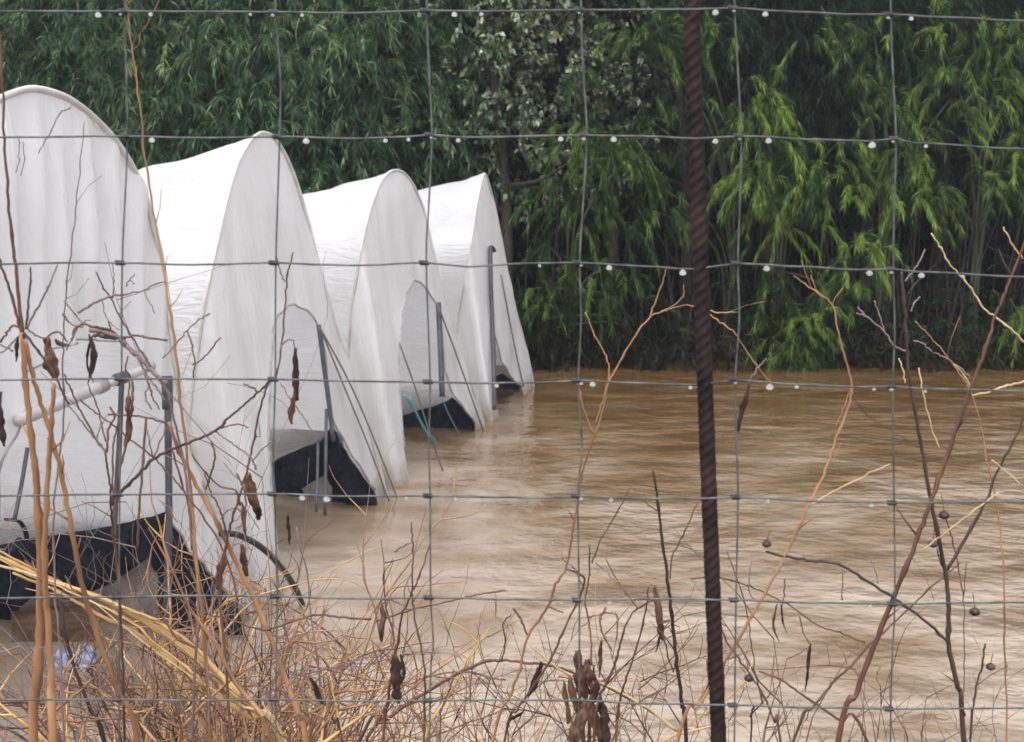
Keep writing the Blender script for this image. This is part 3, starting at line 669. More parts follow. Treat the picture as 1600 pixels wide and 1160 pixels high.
# light fronds in the left part
G4 = "lighter fronds among the left trees"
def frond_bush(x, y, clumps, label):
    root = empty("shrub", (x, y, gz(x, y))); tag(root, label, "shrub", G4); parts = []; mb = MB(); base = Vector((x, y, gz(x, y) - .3))
    for (px, py, size, nsp, tint) in clumps:
        c = P(px, py, 18.1 + rng.uniform(-0.3, 0.4)); s_ = size * 18.0 / F
        pts = np.array(c)[None, :] + rng.normal(0, 1, (nsp, 3)) * np.array([0.45, 0.25, 0.4]) * s_
        dd = rng.normal(0, .5, (nsp, 3)) + np.array([0, -0.35, 0.35])
        parts.append(sprays(pts, dd, 0.5, 40, 0.16, 0.020, 0.8, 0.5, base_tint=tint + 0.1))
        pth = smooth_path([base, Vector((x, y + .2, c.z * .6)), Vector(c)], 6); mb.tube(pth, [0.03 * (1 - 0.8 * i / (len(pth) - 1)) for i in range(len(pth))], 6)
    mb.build("limb", M['bark'], root)
    link("foliage", fast_mesh("foliage", *join(parts)), M['leafA'], root, smooth=False)
frond_bush(-6.2, 18.4, [(200, 120, 90, 26, .12), (290, 60, 90, 26, .2), (170, 60, 60, 12, .1), (330, 140, 90, 22, .12), (260, 180, 70, 14, .02)], "lighter leafy growth above the gap between the first two tunnels")
frond_bush(-3.7, 18.4, [(470, 90, 90, 22, .1), (400, 60, 80, 18, .12), (500, 180, 80, 18, .06), (560, 60, 80, 18, .1), (380, 150, 70, 12, .05), (600, 130, 60, 10, .05)], "lighter leafy growth above the second tunnel's peak")
frond_bush(-7.9, 18.4, [(30, 60, 90, 20, .05), (100, 40, 80, 16, .0), (20, 100, 60, 12, .15)], "lighter leafy growth in the upper left corner")

# dark undergrowth at the water's edge and far-off wood closing the gaps
pts = []
for _ in range(2600):
    x = rng.uniform(-14, 14); y = rng.uniform(17.5, 20.5); pts.append((x, y, gz(x, y) + rng.uniform(0.0, 1.5) * (0.4 + 0.6 * rng.random())))
pts = np.array(pts)
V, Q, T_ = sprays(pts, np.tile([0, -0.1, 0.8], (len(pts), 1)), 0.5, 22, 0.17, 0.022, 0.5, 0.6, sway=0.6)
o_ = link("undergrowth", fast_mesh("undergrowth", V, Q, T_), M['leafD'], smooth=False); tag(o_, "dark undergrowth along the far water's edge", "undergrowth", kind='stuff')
mb = MB(); rs = random.Random(31)
for _ in range(520):
    x = rs.uniform(-10, 13); y = rs.uniform(17.5, 20.5) ; h = rs.uniform(1.0, 3.4); b0 = Vector((x, y, gz(x, y) - 0.1)); l_ = Vector((rs.gauss(0, .16), rs.gauss(0, .1), 1)) * h
    mb.tube([b0, b0 + l_ * 0.5 + Vector((rs.gauss(0, .05), 0, 0)), b0 + l_], [rs.uniform(.008, .03), .012, .006], 5, cap=False)
o_ = mb.build("cane_thicket", M['deadcane']); tag(o_, "crowd of dark bare canes under the trees at the far water's edge", "canes", kind='stuff')
pts = []
for _ in range(900):
    x = rng.uniform(-1, 14); y = 17.15 + abs(rng.normal(0, .25)) + 0.2 * math.sin(x * 1.7); pts.append((x, y, rng.uniform(0.0, 0.5)))
pts = np.array(pts)
V, Q, T_ = sprays(pts, np.tile([0, -0.5, 0.5], (len(pts), 1)), 0.4, 22, 0.14, 0.018, 0.9, 0.6, sway=0.7)
o_ = link("waterside_weeds", fast_mesh("waterside_weeds", V, Q, T_), M['leafR'], smooth=False); tag(o_, "brown and dull green weeds trailing in the far edge of the water", "weeds", kind='stuff')
pts = np.stack([rng.uniform(-34, 34, 5200), rng.uniform(33, 38, 5200), rng.uniform(0.5, 13, 5200)], 1)
V, Q, T_ = sprays(pts, rng.normal(size=(5200, 3)), 1.0, 16, 0.45, 0.16, 0.4, 0.8)
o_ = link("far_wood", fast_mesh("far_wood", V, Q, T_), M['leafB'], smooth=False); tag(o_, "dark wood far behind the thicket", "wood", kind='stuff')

# ------------------------------------------------------------------ wire fence
DF = 1.125
ROWS = [
 [(-700, -192), (0, -192), (668, -190), (1150, -195), (1600, -186), (2300, -175)],
 [(-700, 20), (0, 18), (195, 18), (430, 19), (550, 21), (667, 17), (760, 18), (900, 16), (1080, 15), (1148, 13), (1220, 18), (1340, 23), (1392, 23), (1470, 27), (1600, 33), (2300, 60)],
 [(-700, 217), (0, 215), (195, 213), (310, 216), (437, 214), (560, 217), (640, 214), (674, 211), (720, 215), (912, 212), (1000, 213), (1090, 217), (1157, 213), (1290, 219), (1360, 221), (1399, 217), (1430, 224), (1600, 233), (2300, 262)],
 [(-700, 416), (0, 413), (100, 411), (191, 411), (300, 414), (431, 411), (545, 415), (667, 411), (730, 417), (820, 412), (907, 411), (1000, 416), (1085, 421), (1152, 412), (1250, 417), (1340, 422), (1396, 421), (1430, 425), (1600, 433), (2300, 455)],
 [(-700, 596), (0, 594), (190, 592), (430, 593), (560, 596), (671, 597), (740, 599), (850, 598), (906, 595), (990, 599), (1090, 602), (1150, 594), (1220, 600), (1340, 605), (1396, 604), (1440, 608), (1600, 611), (2300, 622)],
 [(-700, 777), (0, 775), (188, 773), (429, 772), (550, 776), (672, 775), (760, 777), (840, 778), (904, 775), (1000, 779), (1100, 779), (1153, 777), (1280, 784), (1396, 786), (1600, 784), (2300, 790)],
 [(-700, 937), (0, 935), (100, 934), (187, 933), (300, 931), (432, 932), (550, 936), (672, 934), (800, 937), (905, 938), (1040, 936), (1150, 938), (1270, 942), (1397, 944), (1600, 941), (2300, 945)],
 [(-700, 1097), (0, 1094), (186, 1093), (310, 1095), (431, 1093), (560, 1096), (672, 1095), (800, 1094), (905, 1095), (1020, 1100), (1148, 1102), (1270, 1106), (1392, 1108), (1600, 1107), (2300, 1110)],
] + [[(-700, y + 3), (0, y), (905, y + 2), (1600, y + 10), (2300, y + 14)] for y in (1250, 1390, 1525, 1655)]
COLS = [
 [(-286, -192), (-285, 213), (-288, 592), (-290, 933), (-292, 1660)],
 [(-46, -192), (-44, 18), (-40, 214), (-47, 412), (-48, 592), (-50, 774), (-52, 934), (-54, 1094), (-56, 1660)],
 [(193, -192), (195, 18), (199, 213), (191, 411), (190, 592), (187, 773), (186, 933), (186, 1093), (182, 1660)],
 [(429, -192), (431, 19), (438, 120), (437, 214), (431, 411), (430, 593), (427, 700), (429, 772), (433, 932), (431, 1093), (428, 1660)],
 [(666, -192), (667, 17), (671, 120), (675, 211), (670, 320), (666, 411), (672, 597), (670, 700), (672, 775), (673, 934), (677, 1010), (672, 1095), (668, 1660)],
 [(907, -192), (908, 16), (912, 120), (917, 212), (911, 320), (906, 411), (908, 500), (904, 596), (909, 700), (903, 775), (905, 938), (905, 1095), (902, 1660)],
 [(1147, -192), (1148, 13), (1153, 110), (1158, 213), (1156, 320), (1153, 412), (1155, 500), (1149, 594), (1151, 700), (1153, 777), (1150, 938), (1148, 1102), (1143, 1660)],
 [(1390, -192), (1392, 23), (1395, 110), (1400, 217), (1397, 330), (1396, 421), (1398, 520), (1395, 604), (1396, 700), (1397, 786), (1398, 944), (1392, 1108), (1386, 1660)],
 [(1630, -184), (1632, 35), (1640, 235), (1636, 434), (1638, 611), (1640, 784), (1636, 941), (1630, 1107), (1624, 1660)],
 [(1875, -180), (1880, 240), (1878, 615), (1876, 943), (1870, 1665)],
]
def fd(px): return DF + 0.012 * math.sin(px * 0.004)
fence = empty("wire_fence", (0, DF, bank_z(0, DF)))
tag(fence, "galvanised wire field fence with square mesh and raindrops, in the foreground", "fence")
for ri, rw in enumerate(ROWS):
    # third and fourth wires pass behind the rusty bar, the others in front of it
    def off(x): 
        return (0.026 * math.exp(-((x - 1092) / 45.0) ** 2)) if ri in (3, 4) else 0.0
    pts = []
    for (x0, y0), (x1, y1) in zip(rw, rw[1:]):
        k = max(2, int((x1 - x0) / 24))
        for i in range(k):
            u = i / k; pts.append((x0 + (x1 - x0) * u, y0 + (y1 - y0) * (u * u * (3 - 2 * u)) + 0.7 * mnoise.noise(Vector(((x0 + (x1 - x0) * u) * 0.03, ri * 3.1, 0)))))
    pts.append(rw[-1])
    MB().tube([P(x, y, fd(x) + off(x)) for x, y in pts], 0.00100 if 0 < ri < 8 else 0.0013, 8).build("line_wire", M['wire'], fence)
for ci, cw in enumerate(COLS):
    p3 = [P(x, y, fd(x) + 0.0036) for x, y in cw]
    p3[-1].z = min(p3[-1].z, 1.36)
    MB().tube(smooth_path(p3, 6), 0.00088, 8).build("stay_wire", M['wire'], fence)
def row_y(ri, x):
    rw = ROWS[ri]
    for (x0, y0), (x1, y1) in zip(rw, rw[1:]):
        if x0 <= x <= x1:
            u = (x - x0) / (x1 - x0); return y0 + (y1 - y0) * u * u * (3 - 2 * u)
for ri in range(8):
    for ci, cw in enumerate(COLS[1:9]):
        x = None
        yy = [p for p in cw]
        for (x0, y0), (x1, y1) in zip(yy, yy[1:]):
            if y0 <= row_y(ri, max(-60, x0)) + 3 <= y1 + 6: x = x0 + (x1 - x0) * ((row_y(ri, max(-60, x0)) - y0) / (y1 - y0)); break
        if x is None: continue
        y = row_y(ri, x); mb = MB(); L = 9
        hel = []
        for i in range(25):
            u = i / 24; a = u * 5 * 2 * math.pi; c = P(x - L - 2 + u * (L + 6), y, fd(x) + 0.0012)
            hel.append(c + Vector((0, math.cos(a) * 0.0021, math.sin(a) * 0.0021)))
        mb.tube(hel, 0.0009, 6); mb.build("knot", M['knot'], fence)
# raindrops
drops = {1: [153, 188, 235, 391, 426, 472, 710, 752, 905, 1118, 1147, 1196, 1388, 1424], 2: [150, 237, 478, 602, 638, 674, 716, 876, 912, 959, 1118, 1156, 1201, 1363, 1396, 1447],
         3: [232, 390, 630, 843, 908, 952, 1067, 1198, 1359, 1393, 1440, 1505], 4: [776, 908, 926, 1079, 1149, 1203, 1245, 1366, 1393, 1446], 5: [472, 510, 635, 712, 748, 908, 955, 1200, 1362], 6: [877, 952, 1360]}
big = {(1, 153), (1, 710), (1, 1196), (2, 237), (2, 478), (2, 876), (2, 959), (2, 1118), (2, 1201), (2, 1363), (3, 952), (3, 1067), (3, 1359), (3, 1440), (4, 926), (4, 1203), (5, 472), (5, 510), (1, 1118), (3, 1198)}
ordw = {1: "top", 2: "second", 3: "third", 4: "fourth", 5: "fifth", 6: "sixth"}
nth = "first second third fourth fifth sixth seventh eighth ninth tenth eleventh twelfth thirteenth fourteenth fifteenth sixteenth".split()
def drop_profile(r):
    return [(0.0, 0.9 * r), (0.35 * r, 0.75 * r), (0.75 * r, 0.35 * r), (0.98 * r, -0.1 * r), (0.95 * r, -0.5 * r), (0.7 * r, -0.85 * r), (0.35 * r, -1.03 * r), (0.0, -1.08 * r)]
for ri, xs in drops.items():
    for k, x in enumerate(xs):
        r_ = random.uniform(0.0024, 0.0033) if (ri, x) in big else random.uniform(0.0013, 0.0021)
        c = P(x, row_y(ri, x), fd(x) - 0.0004) + Vector((0, 0, -0.0012 - r_ * 0.62))
        pr = drop_profile(r_); mb = MB(); n_ = 16
        mb.v = [c + Vector((0, 0, pr[0][1]))]
        for (rr, zz) in pr[1:-1]:
            for q in range(n_): a = 2 * math.pi * q / n_; mb.v.append(c + Vector((math.cos(a) * rr * 1.12, math.sin(a) * rr, zz)))
        mb.v.append(c + Vector((0, 0, pr[-1][1]))); last = len(mb.v) - 1
        for q in range(n_): mb.f.append((0, 1 + q, 1 + (q + 1) % n_)); mb.f.append((last, last - n_ + (q + 1) % n_, last - n_ + q))
        for i in range(len(pr) - 3):
            for q in range(n_):
                a = 1 + i * n_ + q; b_ = 1 + i * n_ + (q + 1) % n_; mb.f.append((a, a + n_, b_ + n_, b_))
        ob = mb.build("raindrop", M['drop'])
        tag(ob, f"{'large' if (ri, x) in big else 'small'} clear raindrop under the {ordw[ri]} fence wire, {nth[k]} from the left", "raindrop", "raindrops hanging from the fence wires")

# ------------------------------------------------------------------ rusty rebar post
bp_ = [(1078, -260), (1080, -60), (1082, 80), (1088, 230), (1094, 400), (1100, 560), (1106, 720), (1112, 880), (1118, 1030), (1123, 1160), (1140, 1640), (1150, 1900)]
pth = smooth_path([P(x, y, DF + 0.0145) for x, y in bp_], 60)
mb = MB(); n_ = 40; acc = 0; rows = []
RB = 0.0071
for i, p in enumerate(pth):
    if i: acc += (p - pth[i - 1]).length
    row = []
    for k in range(n_ + 1):
        a = 2 * math.pi * (k % n_) / n_          # 0 = +x side
        # two longitudinal ribs, slanted cross ribs between them
        lr = max(0, 1 - abs(math.atan2(math.sin(a + 0.35), math.cos(a + 0.35))) / 0.16) + max(0, 1 - abs(math.atan2(math.sin(a + 0.35 - math.pi), math.cos(a + 0.35 - math.pi))) / 0.16)
        ph = (acc + (a if a < math.pi else -(a - math.pi)) * -0.0058) / 0.0108
        cr = max(0, 1 - abs((ph % 1) - 0.5) / 0.24) ** 0.8
        r_ = RB + 0.0009 * min(1, lr) + 0.0014 * cr * (1 - min(1, lr)) + 0.0006 * mnoise.noise(Vector((math.cos(a) * 1.5, math.sin(a) * 1.5, acc * 90))) + 0.0004 * mnoise.noise(Vector((math.cos(a) * 3, math.sin(a) * 3, acc * 240)))
        row.append(p + Vector((math.cos(a) * r_, math.sin(a) * r_, 0)))
    rows.append(row)
mb.grid(rows)
tag(mb.build("rebar_post", M['rust']), "dark rusty ribbed steel bar standing upright against the wire fence", "steel bar")

# ------------------------------------------------------------------ dead weeds and reeds, traced stem by stem
def stem(root, name, mtl, w0, w1, pts, d0, d1=None, jit=0.3, rootit=False):
    """w in photo pixels at that depth; depth runs d0 -> d1 along the stem"""
    d1 = d0 if d1 is None else d1; k = len(pts) - 1
    p3 = [P(x + random.gauss(0, jit), y + random.gauss(0, jit), d0 + (d1 - d0) * i / k) for i, (x, y) in enumerate(pts)]
    if rootit:
        e = p3[-1]; dv = (p3[-1] - p3[-2]).normalized(); dv = (dv + Vector((0, 0, -1.2))).normalized()
        q = e.copy(); s_ = 0
        while q.z > bank_z(q.x, q.y) - 0.03 and s_ < 60: q += dv * 0.05; s_ += 1
        p3.append(q); 
    path = smooth_path(p3, 6, 0.0005)
    n_ = len(path); rad = []; slim = 0.76 if mtl in ('tan', 'red') and w1 < 12 else 1.0
    for i in range(n_):
        u = i / (n_ - 1); wv = w0 + (w1 - w0) * u; dd = d0 + (d1 - d0) * u
        nd = 1.0 + (0.34 if (i % 17 == 6) else 0) + 0.22 * mnoise.noise(Vector((i * 0.45, w1, pts[0][0])))
        rad.append(slim * 0.40 * wv * dd / F * nd)
    mb = MB().tube(path, rad, 8)
    for i in range(3, n_ - 2):
        if rootit and random.random() < 0.075 and rad[i] > 0.0006:
            q = path[i]; L = random.uniform(0.012, 0.055); tg = (path[i - 1] - path[i + 1]).normalized()
            dv = (tg + Vector((random.choice((-1, 1)) * random.uniform(.5, 1.1), random.gauss(0, .4), random.gauss(0, .3)))).normalized()
            m_ = q + dv * L * 0.5 + Vector((0, 0, random.gauss(0, .003)))
            mb.tube([q, m_, q + dv * L + Vector((random.gauss(0, .004), 0, random.gauss(0.003, .004)))], [rad[i] * 0.5, rad[i] * 0.35, 0.0004], 5)
    return mb.build(name, M[mtl], root)
def leaf(root, x0, y0, x1, y1, w, d, seed, mtl='podred'):
    """crumpled dead leaf hanging from (x0,y0): a curled sheet with a torn edge"""
    a = P(x0, y0, d); b_ = P(x1, y1, d + 0.015); W = (0.85 if w > 21 else 0.62) * w * d / F; dirn = (b_ - a).normalized(); L = (b_ - a).length
    side = dirn.cross(Vector((0, 1, 0))).normalized(); fr = Vector((0, -1, 0)); rr = []
    for i in range(19):
        u = i / 18; ww = W * 0.5 * (math.sin(math.pi * (0.06 + 0.88 * u)) ** 0.7) * (1 + 0.45 * mnoise.noise(Vector((u * 4, seed, 0)))); row = []
        for j in range(13):
            v = j / 6 - 1; edge = 1 + 0.35 * abs(v) * mnoise.noise(Vector((u * 9, v * 2, seed))); ang = v * (1.05 + 0.7 * mnoise.noise(Vector((u * 2, seed, 4))))
            q = a + dirn * (L * u) + side * (math.sin(ang) * ww * edge) + fr * (math.cos(ang) * ww * 0.8) + side * (W * 0.5 * mnoise.noise(Vector((u * 2.2, seed, 8))))
            q += Vector((mnoise.noise(Vector((u * 7, v * 3, seed + 1))), mnoise.noise(Vector((u * 7, v * 3, seed + 5))), mnoise.noise(Vector((u * 5, v * 4, seed + 9))))) * W * 0.22
            row.append(q)
        rr.append(row)
    ob = MB().grid(rr).build("leaf", M[mtl], root); sm = ob.modifiers.new("thickness", 'SOLIDIFY'); sm.thickness = 0.0006; return ob
def pod(root, x0, y0, x1, y1, w, d, bend=0.0, mtl='pod', hook=True):
    a = P(x0, y0, d); b_ = P(x1, y1, d + 0.01); L = (b_ - a).length; W = 0.7 * w * d / F
    dirn = (b_ - a).normalized(); side = dirn.cross(Vector((0, 1, 0))).normalized()
    mb = MB(); pts = []; n_ = 14
    for i in range(n_ + 1):
        u = i / n_; pts.append(a + dirn * (L * u) + side * ((bend + 1.2 * math.sin(x0 + 5 * u)) * d / F * math.sin(math.pi * u)) + Vector((0, 0.15 * W * math.sin(3 * u), 0)))
    rad = [max(0.0006, 0.5 * W * (math.sin(math.pi * (0.04 + 0.93 * (i / n_))) ** 0.65) * (1 + 0.55 * mnoise.noise(Vector((i * 0.55, x0 * 1.3, y0 * 0.7))))) for i in range(n_ + 1)]
    b0 = len(mb.v)
    # flattened husk with a seam ridge
    m_ = 12
    for i, p in enumerate(pts):
        tw = 0.5 * math.sin(u * 2) + i * 0.05
        ex = (side * math.cos(tw) + Vector((0, 1, 0)) * math.sin(tw)); ey = dirn.cross(ex)
        for k in range(m_):
            th = 2 * math.pi * k / m_; rr = rad[i] * (1 + 0.12 * (k % 6 == 0) + 0.35 * mnoise.noise(Vector((k * 1.3, i * 0.8, x0))))
            mb.v.append(p + ex * (math.cos(th) * rr) + ey * (math.sin(th) * rr * 0.42))
    for i in range(n_):
        for k in range(m_):
            q = b0 + i * m_ + k; r_ = b0 + i * m_ + (k + 1) % m_; mb.f.append((q, r_, r_ + m_, q + m_))
    mb.f.append(tuple(b0 + k for k in reversed(range(m_)))); mb.f.append(tuple(b0 + n_ * m_ + k for k in range(m_)))
    return mb.build("seed_pod", M[mtl], root)
def bud(root, x, y, r, d):
    h = random.uniform(14, 34); g_ = random.choice((-1, 1)) * random.uniform(2, 12); MB().tube(smooth_path([P(x, y, d), P(x + g_ * .3, y - h * .5, d), P(x + g_, y - h, d)], 4), 0.0005, 5).build('stalk', M['twig'], root)
    c = P(x, y, d); mb = MB(); s_ = r * d / F
    mb.tube([c + Vector((0, 0, s_ * 1.5 * (i / 4 - 0.5))) for i in range(5)], [s_ * v for v in (0.25, 0.9, 1.0, 0.75, 0.3)], 8); mb.build("seed_head", M['pod'], root)
def plant(label, d, stems, pods=(), buds=(), cat="dead weed", name="dead_weed"):
    s0 = stems[0]; e = P(*s0[3][-1], d)
    root = empty(name, (e.x, e.y, bank_z(e.x, e.y))); tag(root, label, cat)
    for i, s in enumerate(stems):
        mtl, w0, w1, pts = s[:4]; rt = len(s) > 4
        stem(root, "stem" if rt else "branch", mtl, w0, w1, pts, d + (s[5] if len(s) > 5 else 0), d + (s[4] if rt else 0.0), rootit=rt)
    for p in pods:
        if p[4] >= 15: leaf(root, *p[:5], d - 0.01, p[0] * 0.37, p[6] if len(p) > 6 else 'pod')
        else: pod(root, *p[:5], d - 0.01, *(p[5:]))
    for b_ in buds: bud(root, *b_, d)
    return root
# (material, width at first point, width at last point, points from tip to root, [depth offset at root => rooted in the bank])
plant("tall thin tan stalk leaning across the first two tunnels, its tip above the top wire", 1.32,
      [('tan', 3, 11, [(178, -90), (197, 10), (207, 80), (216, 145), (228, 250), (246, 370), (265, 480), (275, 560), (283, 640), (295, 740), (303, 830), (312, 920), (320, 1010), (330, 1165)], 0.05)])
plant("forked brown weed at the left edge with orange-tan canes below and dark hanging pods", 1.22,
      [('tan', 10, 22, [(34, 520), (40, 600), (48, 680), (56, 740), (60, 820), (64, 900), (62, 980), (58, 1060), (52, 1165)], 0.03),
       ('red', 5, 10, [(-6, -40), (2, 100), (6, 200), (12, 300), (20, 380), (28, 450), (36, 525)]),
       ('red', 5, 9, [(-20, 350), (0, 410), (14, 450), (26, 490), (37, 530)]),
       ('tan', 8, 12, [(38, 530), (50, 580), (64, 630), (85, 700), (98, 750), (112, 830), (130, 920), (155, 1000), (185, 1080), (215, 1165)], 0.10),
       ('tan', 8, 16, [(84, 600), (80, 660), (76, 720), (72, 800), (70, 880), (74, 960), (80, 1050), (82, 1165)], 0.02),
       ('dark', 3, 5, [(48, 418), (47, 440), (44, 480), (40, 515)]), ('grey', 3, 5, [(90, 414), (76, 450), (58, 482), (42, 512)]),
       ('grey', 3, 4, [(-4, 556), (14, 542), (32, 520)]), ('twig', 4, 5, [(0, 535), (10, 520), (20, 508), (30, 512)]), ('grey', 3, 4, [(0, 538), (20, 550)]),
       ('dark', 5, 4, [(38, 520), (60, 550), (78, 575), (92, 602), (108, 632)]), ('twig', 3, 3, [(42, 512), (55, 525), (72, 530)])],
      [(28, 526, 25, 566, 8, 0), (0, 612, 6, 697, 20, 5)])
plant("weed with a broad red-brown curled pod in front of the nearest tunnel's bar", 1.28,
      [('grey', 2, 5, [(132, 190), (126, 260), (118, 330), (110, 400), (103, 450), (100, 500), (98, 560), (100, 640), (92, 720), (84, 800), (86, 920), (96, 1050), (100, 1165)], 0.06),
       ('grey', 3, 3, [(100, 470), (116, 490), (126, 502), (140, 508)]), ('twig', 4, 3, [(72, 530), (84, 520), (96, 522), (105, 535)]),
       ('grey', 2, 3, [(60, 240), (80, 205), (92, 180), (110, 168)]), ('grey', 2, 2, [(28, 215), (30, 250), (24, 270)]), ('grey', 2, 2, [(36, 222), (38, 250), (32, 275)])],
      [(74, 528, 86, 594, 24, -4, 'podred'), (86, 530, 110, 540, 10, -5)])
plant("twiggy weed with a paired hoop-shaped pod above the nearest tunnel's bar", 1.34,
      [('grey', 3, 6, [(150, 425), (162, 450), (176, 472), (190, 500), (205, 525), (222, 552), (240, 580), (262, 615), (278, 680), (292, 760), (300, 840), (310, 950), (300, 1165)], 0.1),
       ('grey', 5, 3, [(122, 488), (140, 478), (160, 468), (175, 463), (200, 459), (225, 454), (238, 446), (258, 440)]),
       ('grey', 2, 2, [(225, 454), (232, 470), (242, 490)]), ('grey', 3, 2, [(176, 466), (178, 440), (176, 410)]), ('grey', 3, 2, [(196, 448), (204, 436), (211, 428)]), ('grey', 2, 2, [(202, 438), (210, 444)]),
       ('grey', 4, 3, [(98, 490), (105, 500), (115, 508), (130, 512)]), ('twig', 5, 4, [(112, 532), (118, 515), (130, 508), (150, 512), (170, 516), (190, 528), (212, 524), (232, 528), (262, 532)]),
       ('dark', 7, 5, [(146, 524), (165, 527), (180, 529), (196, 529)]),
       ('grey', 10, 8, [(140, 516), (168, 520), (190, 530), (202, 546), (214, 556)]), ('grey', 9, 6, [(212, 552), (225, 566), (238, 580), (252, 592), (262, 600)]), ('grey', 5, 4, [(216, 562), (232, 590), (244, 606), (258, 626)]),
       ('twig', 3, 3, [(170, 502), (172, 515), (168, 530)]), ('grey', 3, 2, [(104, 548), (118, 520), (128, 505), (142, 500)]), ('grey', 2, 2, [(160, 470), (164, 490), (172, 505), (186, 516)]),
       ('twig', 3, 4, [(200, 556), (196, 580), (202, 600), (200, 640)]), ('twig', 4, 3, [(228, 590), (236, 610), (240, 626), (250, 640)]), ('grey', 3, 3, [(225, 585), (232, 600), (226, 620), (236, 640)])],
      [(139, 522, 137, 600, 13, 8), (145, 524, 146, 598, 7, -10, 'pod')])
plant("red-brown weed with one square-ended pod hanging left of the dark doorway post", 1.30,
      [('red', 4, 7, [(100, 585), (112, 612), (130, 650), (150, 685), (164, 705), (168, 730), (172, 760), (174, 800), (180, 860), (186, 930), (190, 1010), (196, 1165)], 0.05),
       ('twig', 4, 5, [(172, 636), (180, 650), (170, 668), (168, 690), (166, 708)]), ('twig', 4, 4, [(168, 648), (190, 648), (210, 650), (236, 654), (258, 662)]),
       ('twig', 5, 5, [(206, 595), (206, 640), (196, 700), (186, 740), (182, 790), (180, 840)]), ('grey', 3, 4, [(105, 632), (125, 656), (145, 682), (166, 708)]),
       ('red', 4, 4, [(138, 600), (150, 630), (158, 660), (165, 690)]), ('twig', 4, 4, [(190, 620), (188, 650), (178, 690), (176, 740), (176, 790)]),
       ('red', 4, 5, [(125, 625), (150, 645), (180, 668), (205, 688), (240, 716), (262, 738), (288, 768), (312, 800), (340, 842), (360, 890), (372, 940)]),
       ('dark', 7, 4, [(180, 776), (200, 758), (214, 744), (240, 717), (270, 702), (300, 690), (336, 673), (355, 655), (380, 634), (402, 614), (420, 596)]),
       ('twig', 3, 3, [(336, 673), (350, 668), (372, 664), (388, 668)]), ('grey', 3, 4, [(336, 674), (352, 686), (372, 700), (392, 716), (400, 735)]),
       ('twig', 3, 2, [(240, 715), (234, 690), (230, 672)]), ('twig', 3, 2, [(240, 715), (250, 690), (262, 668)]), ('twig', 5, 5, [(228, 655), (224, 720), (218, 790), (214, 860)])],
      [(204, 618, 198, 698, 19, 0, 'podred')])
plant("weed whose long two-tone pod hangs in front of the second tunnel's doorway", 1.30,
      [('twig', 3, 6, [(458, 395), (450, 430), (446, 470), (440, 540), (432, 585), (416, 606), (404, 650), (394, 700), (384, 742), (372, 780), (360, 820), (352, 860), (344, 920), (350, 1010), (360, 1165)], 0.08),
       ('grey', 2, 3, [(432, 400), (438, 425), (445, 440)]), ('grey', 3, 3, [(438, 545), (446, 534), (456, 532), (462, 548)]), ('grey', 3, 2, [(438, 598), (455, 625), (478, 660), (498, 688)]),
       ('twig', 4, 3, [(402, 616), (396, 606), (380, 600)]), ('twig', 3, 3, [(300, 570), (318, 560), (330, 545), (345, 528)]), ('twig', 3, 3, [(292, 518), (300, 540), (304, 566), (302, 590)]),
       ('grey', 3, 3, [(254, 560), (280, 532), (296, 512), (314, 498), (328, 490)]),
       ('twig', 4, 4, [(370, 740), (382, 765), (384, 800), (380, 830)])],
      [(462, 544, 464, 626, 17, 3), (460, 610, 454, 662, 15, 4, 'podtan')])
plant("thick tan weed leaning down to the right from the doorway post to the bottom edge", 1.45,
      [('tan', 7, 13, [(264, 660), (280, 705), (300, 745), (322, 785), (345, 828), (370, 880), (395, 930), (420, 990), (445, 1060), (468, 1120), (480, 1165)], 0.03),
       ('twig', 4, 5, [(270, 705), (282, 750), (296, 800), (300, 860)]), ('twig', 3, 4, [(300, 710), (322, 740), (345, 760), (368, 766), (375, 790)]),
       ('twig', 3, 4, [(320, 740), (330, 770), (345, 800), (352, 830)]), ('twig', 4, 4, [(330, 690), (336, 712), (330, 740), (322, 765)]),
       ('grey', 3, 3, [(345, 812), (355, 798), (370, 795), (382, 806), (380, 820), (368, 826)]), ('grey', 3, 3, [(395, 720), (410, 702), (424, 690)]),
       ('twig', 4, 5, [(420, 985), (450, 974), (498, 960), (545, 966), (581, 967)]), ('twig', 4, 3, [(420, 985), (390, 980), (355, 966), (330, 962)]),
       ('twig', 4, 3, [(588, 971), (643, 953), (705, 939), (750, 929), (790, 922)])],
      [(390, 740, 402, 806, 22, 3, 'podtan'), (402, 790, 404, 812, 16, 0), (350, 860, 338, 920, 20, 3, 'podred'), (378, 850, 384, 900, 18, -3, 'podtan'), (450, 805, 452, 852, 10, 0),
       (378, 785, 384, 838, 12, 0, 'podred')])
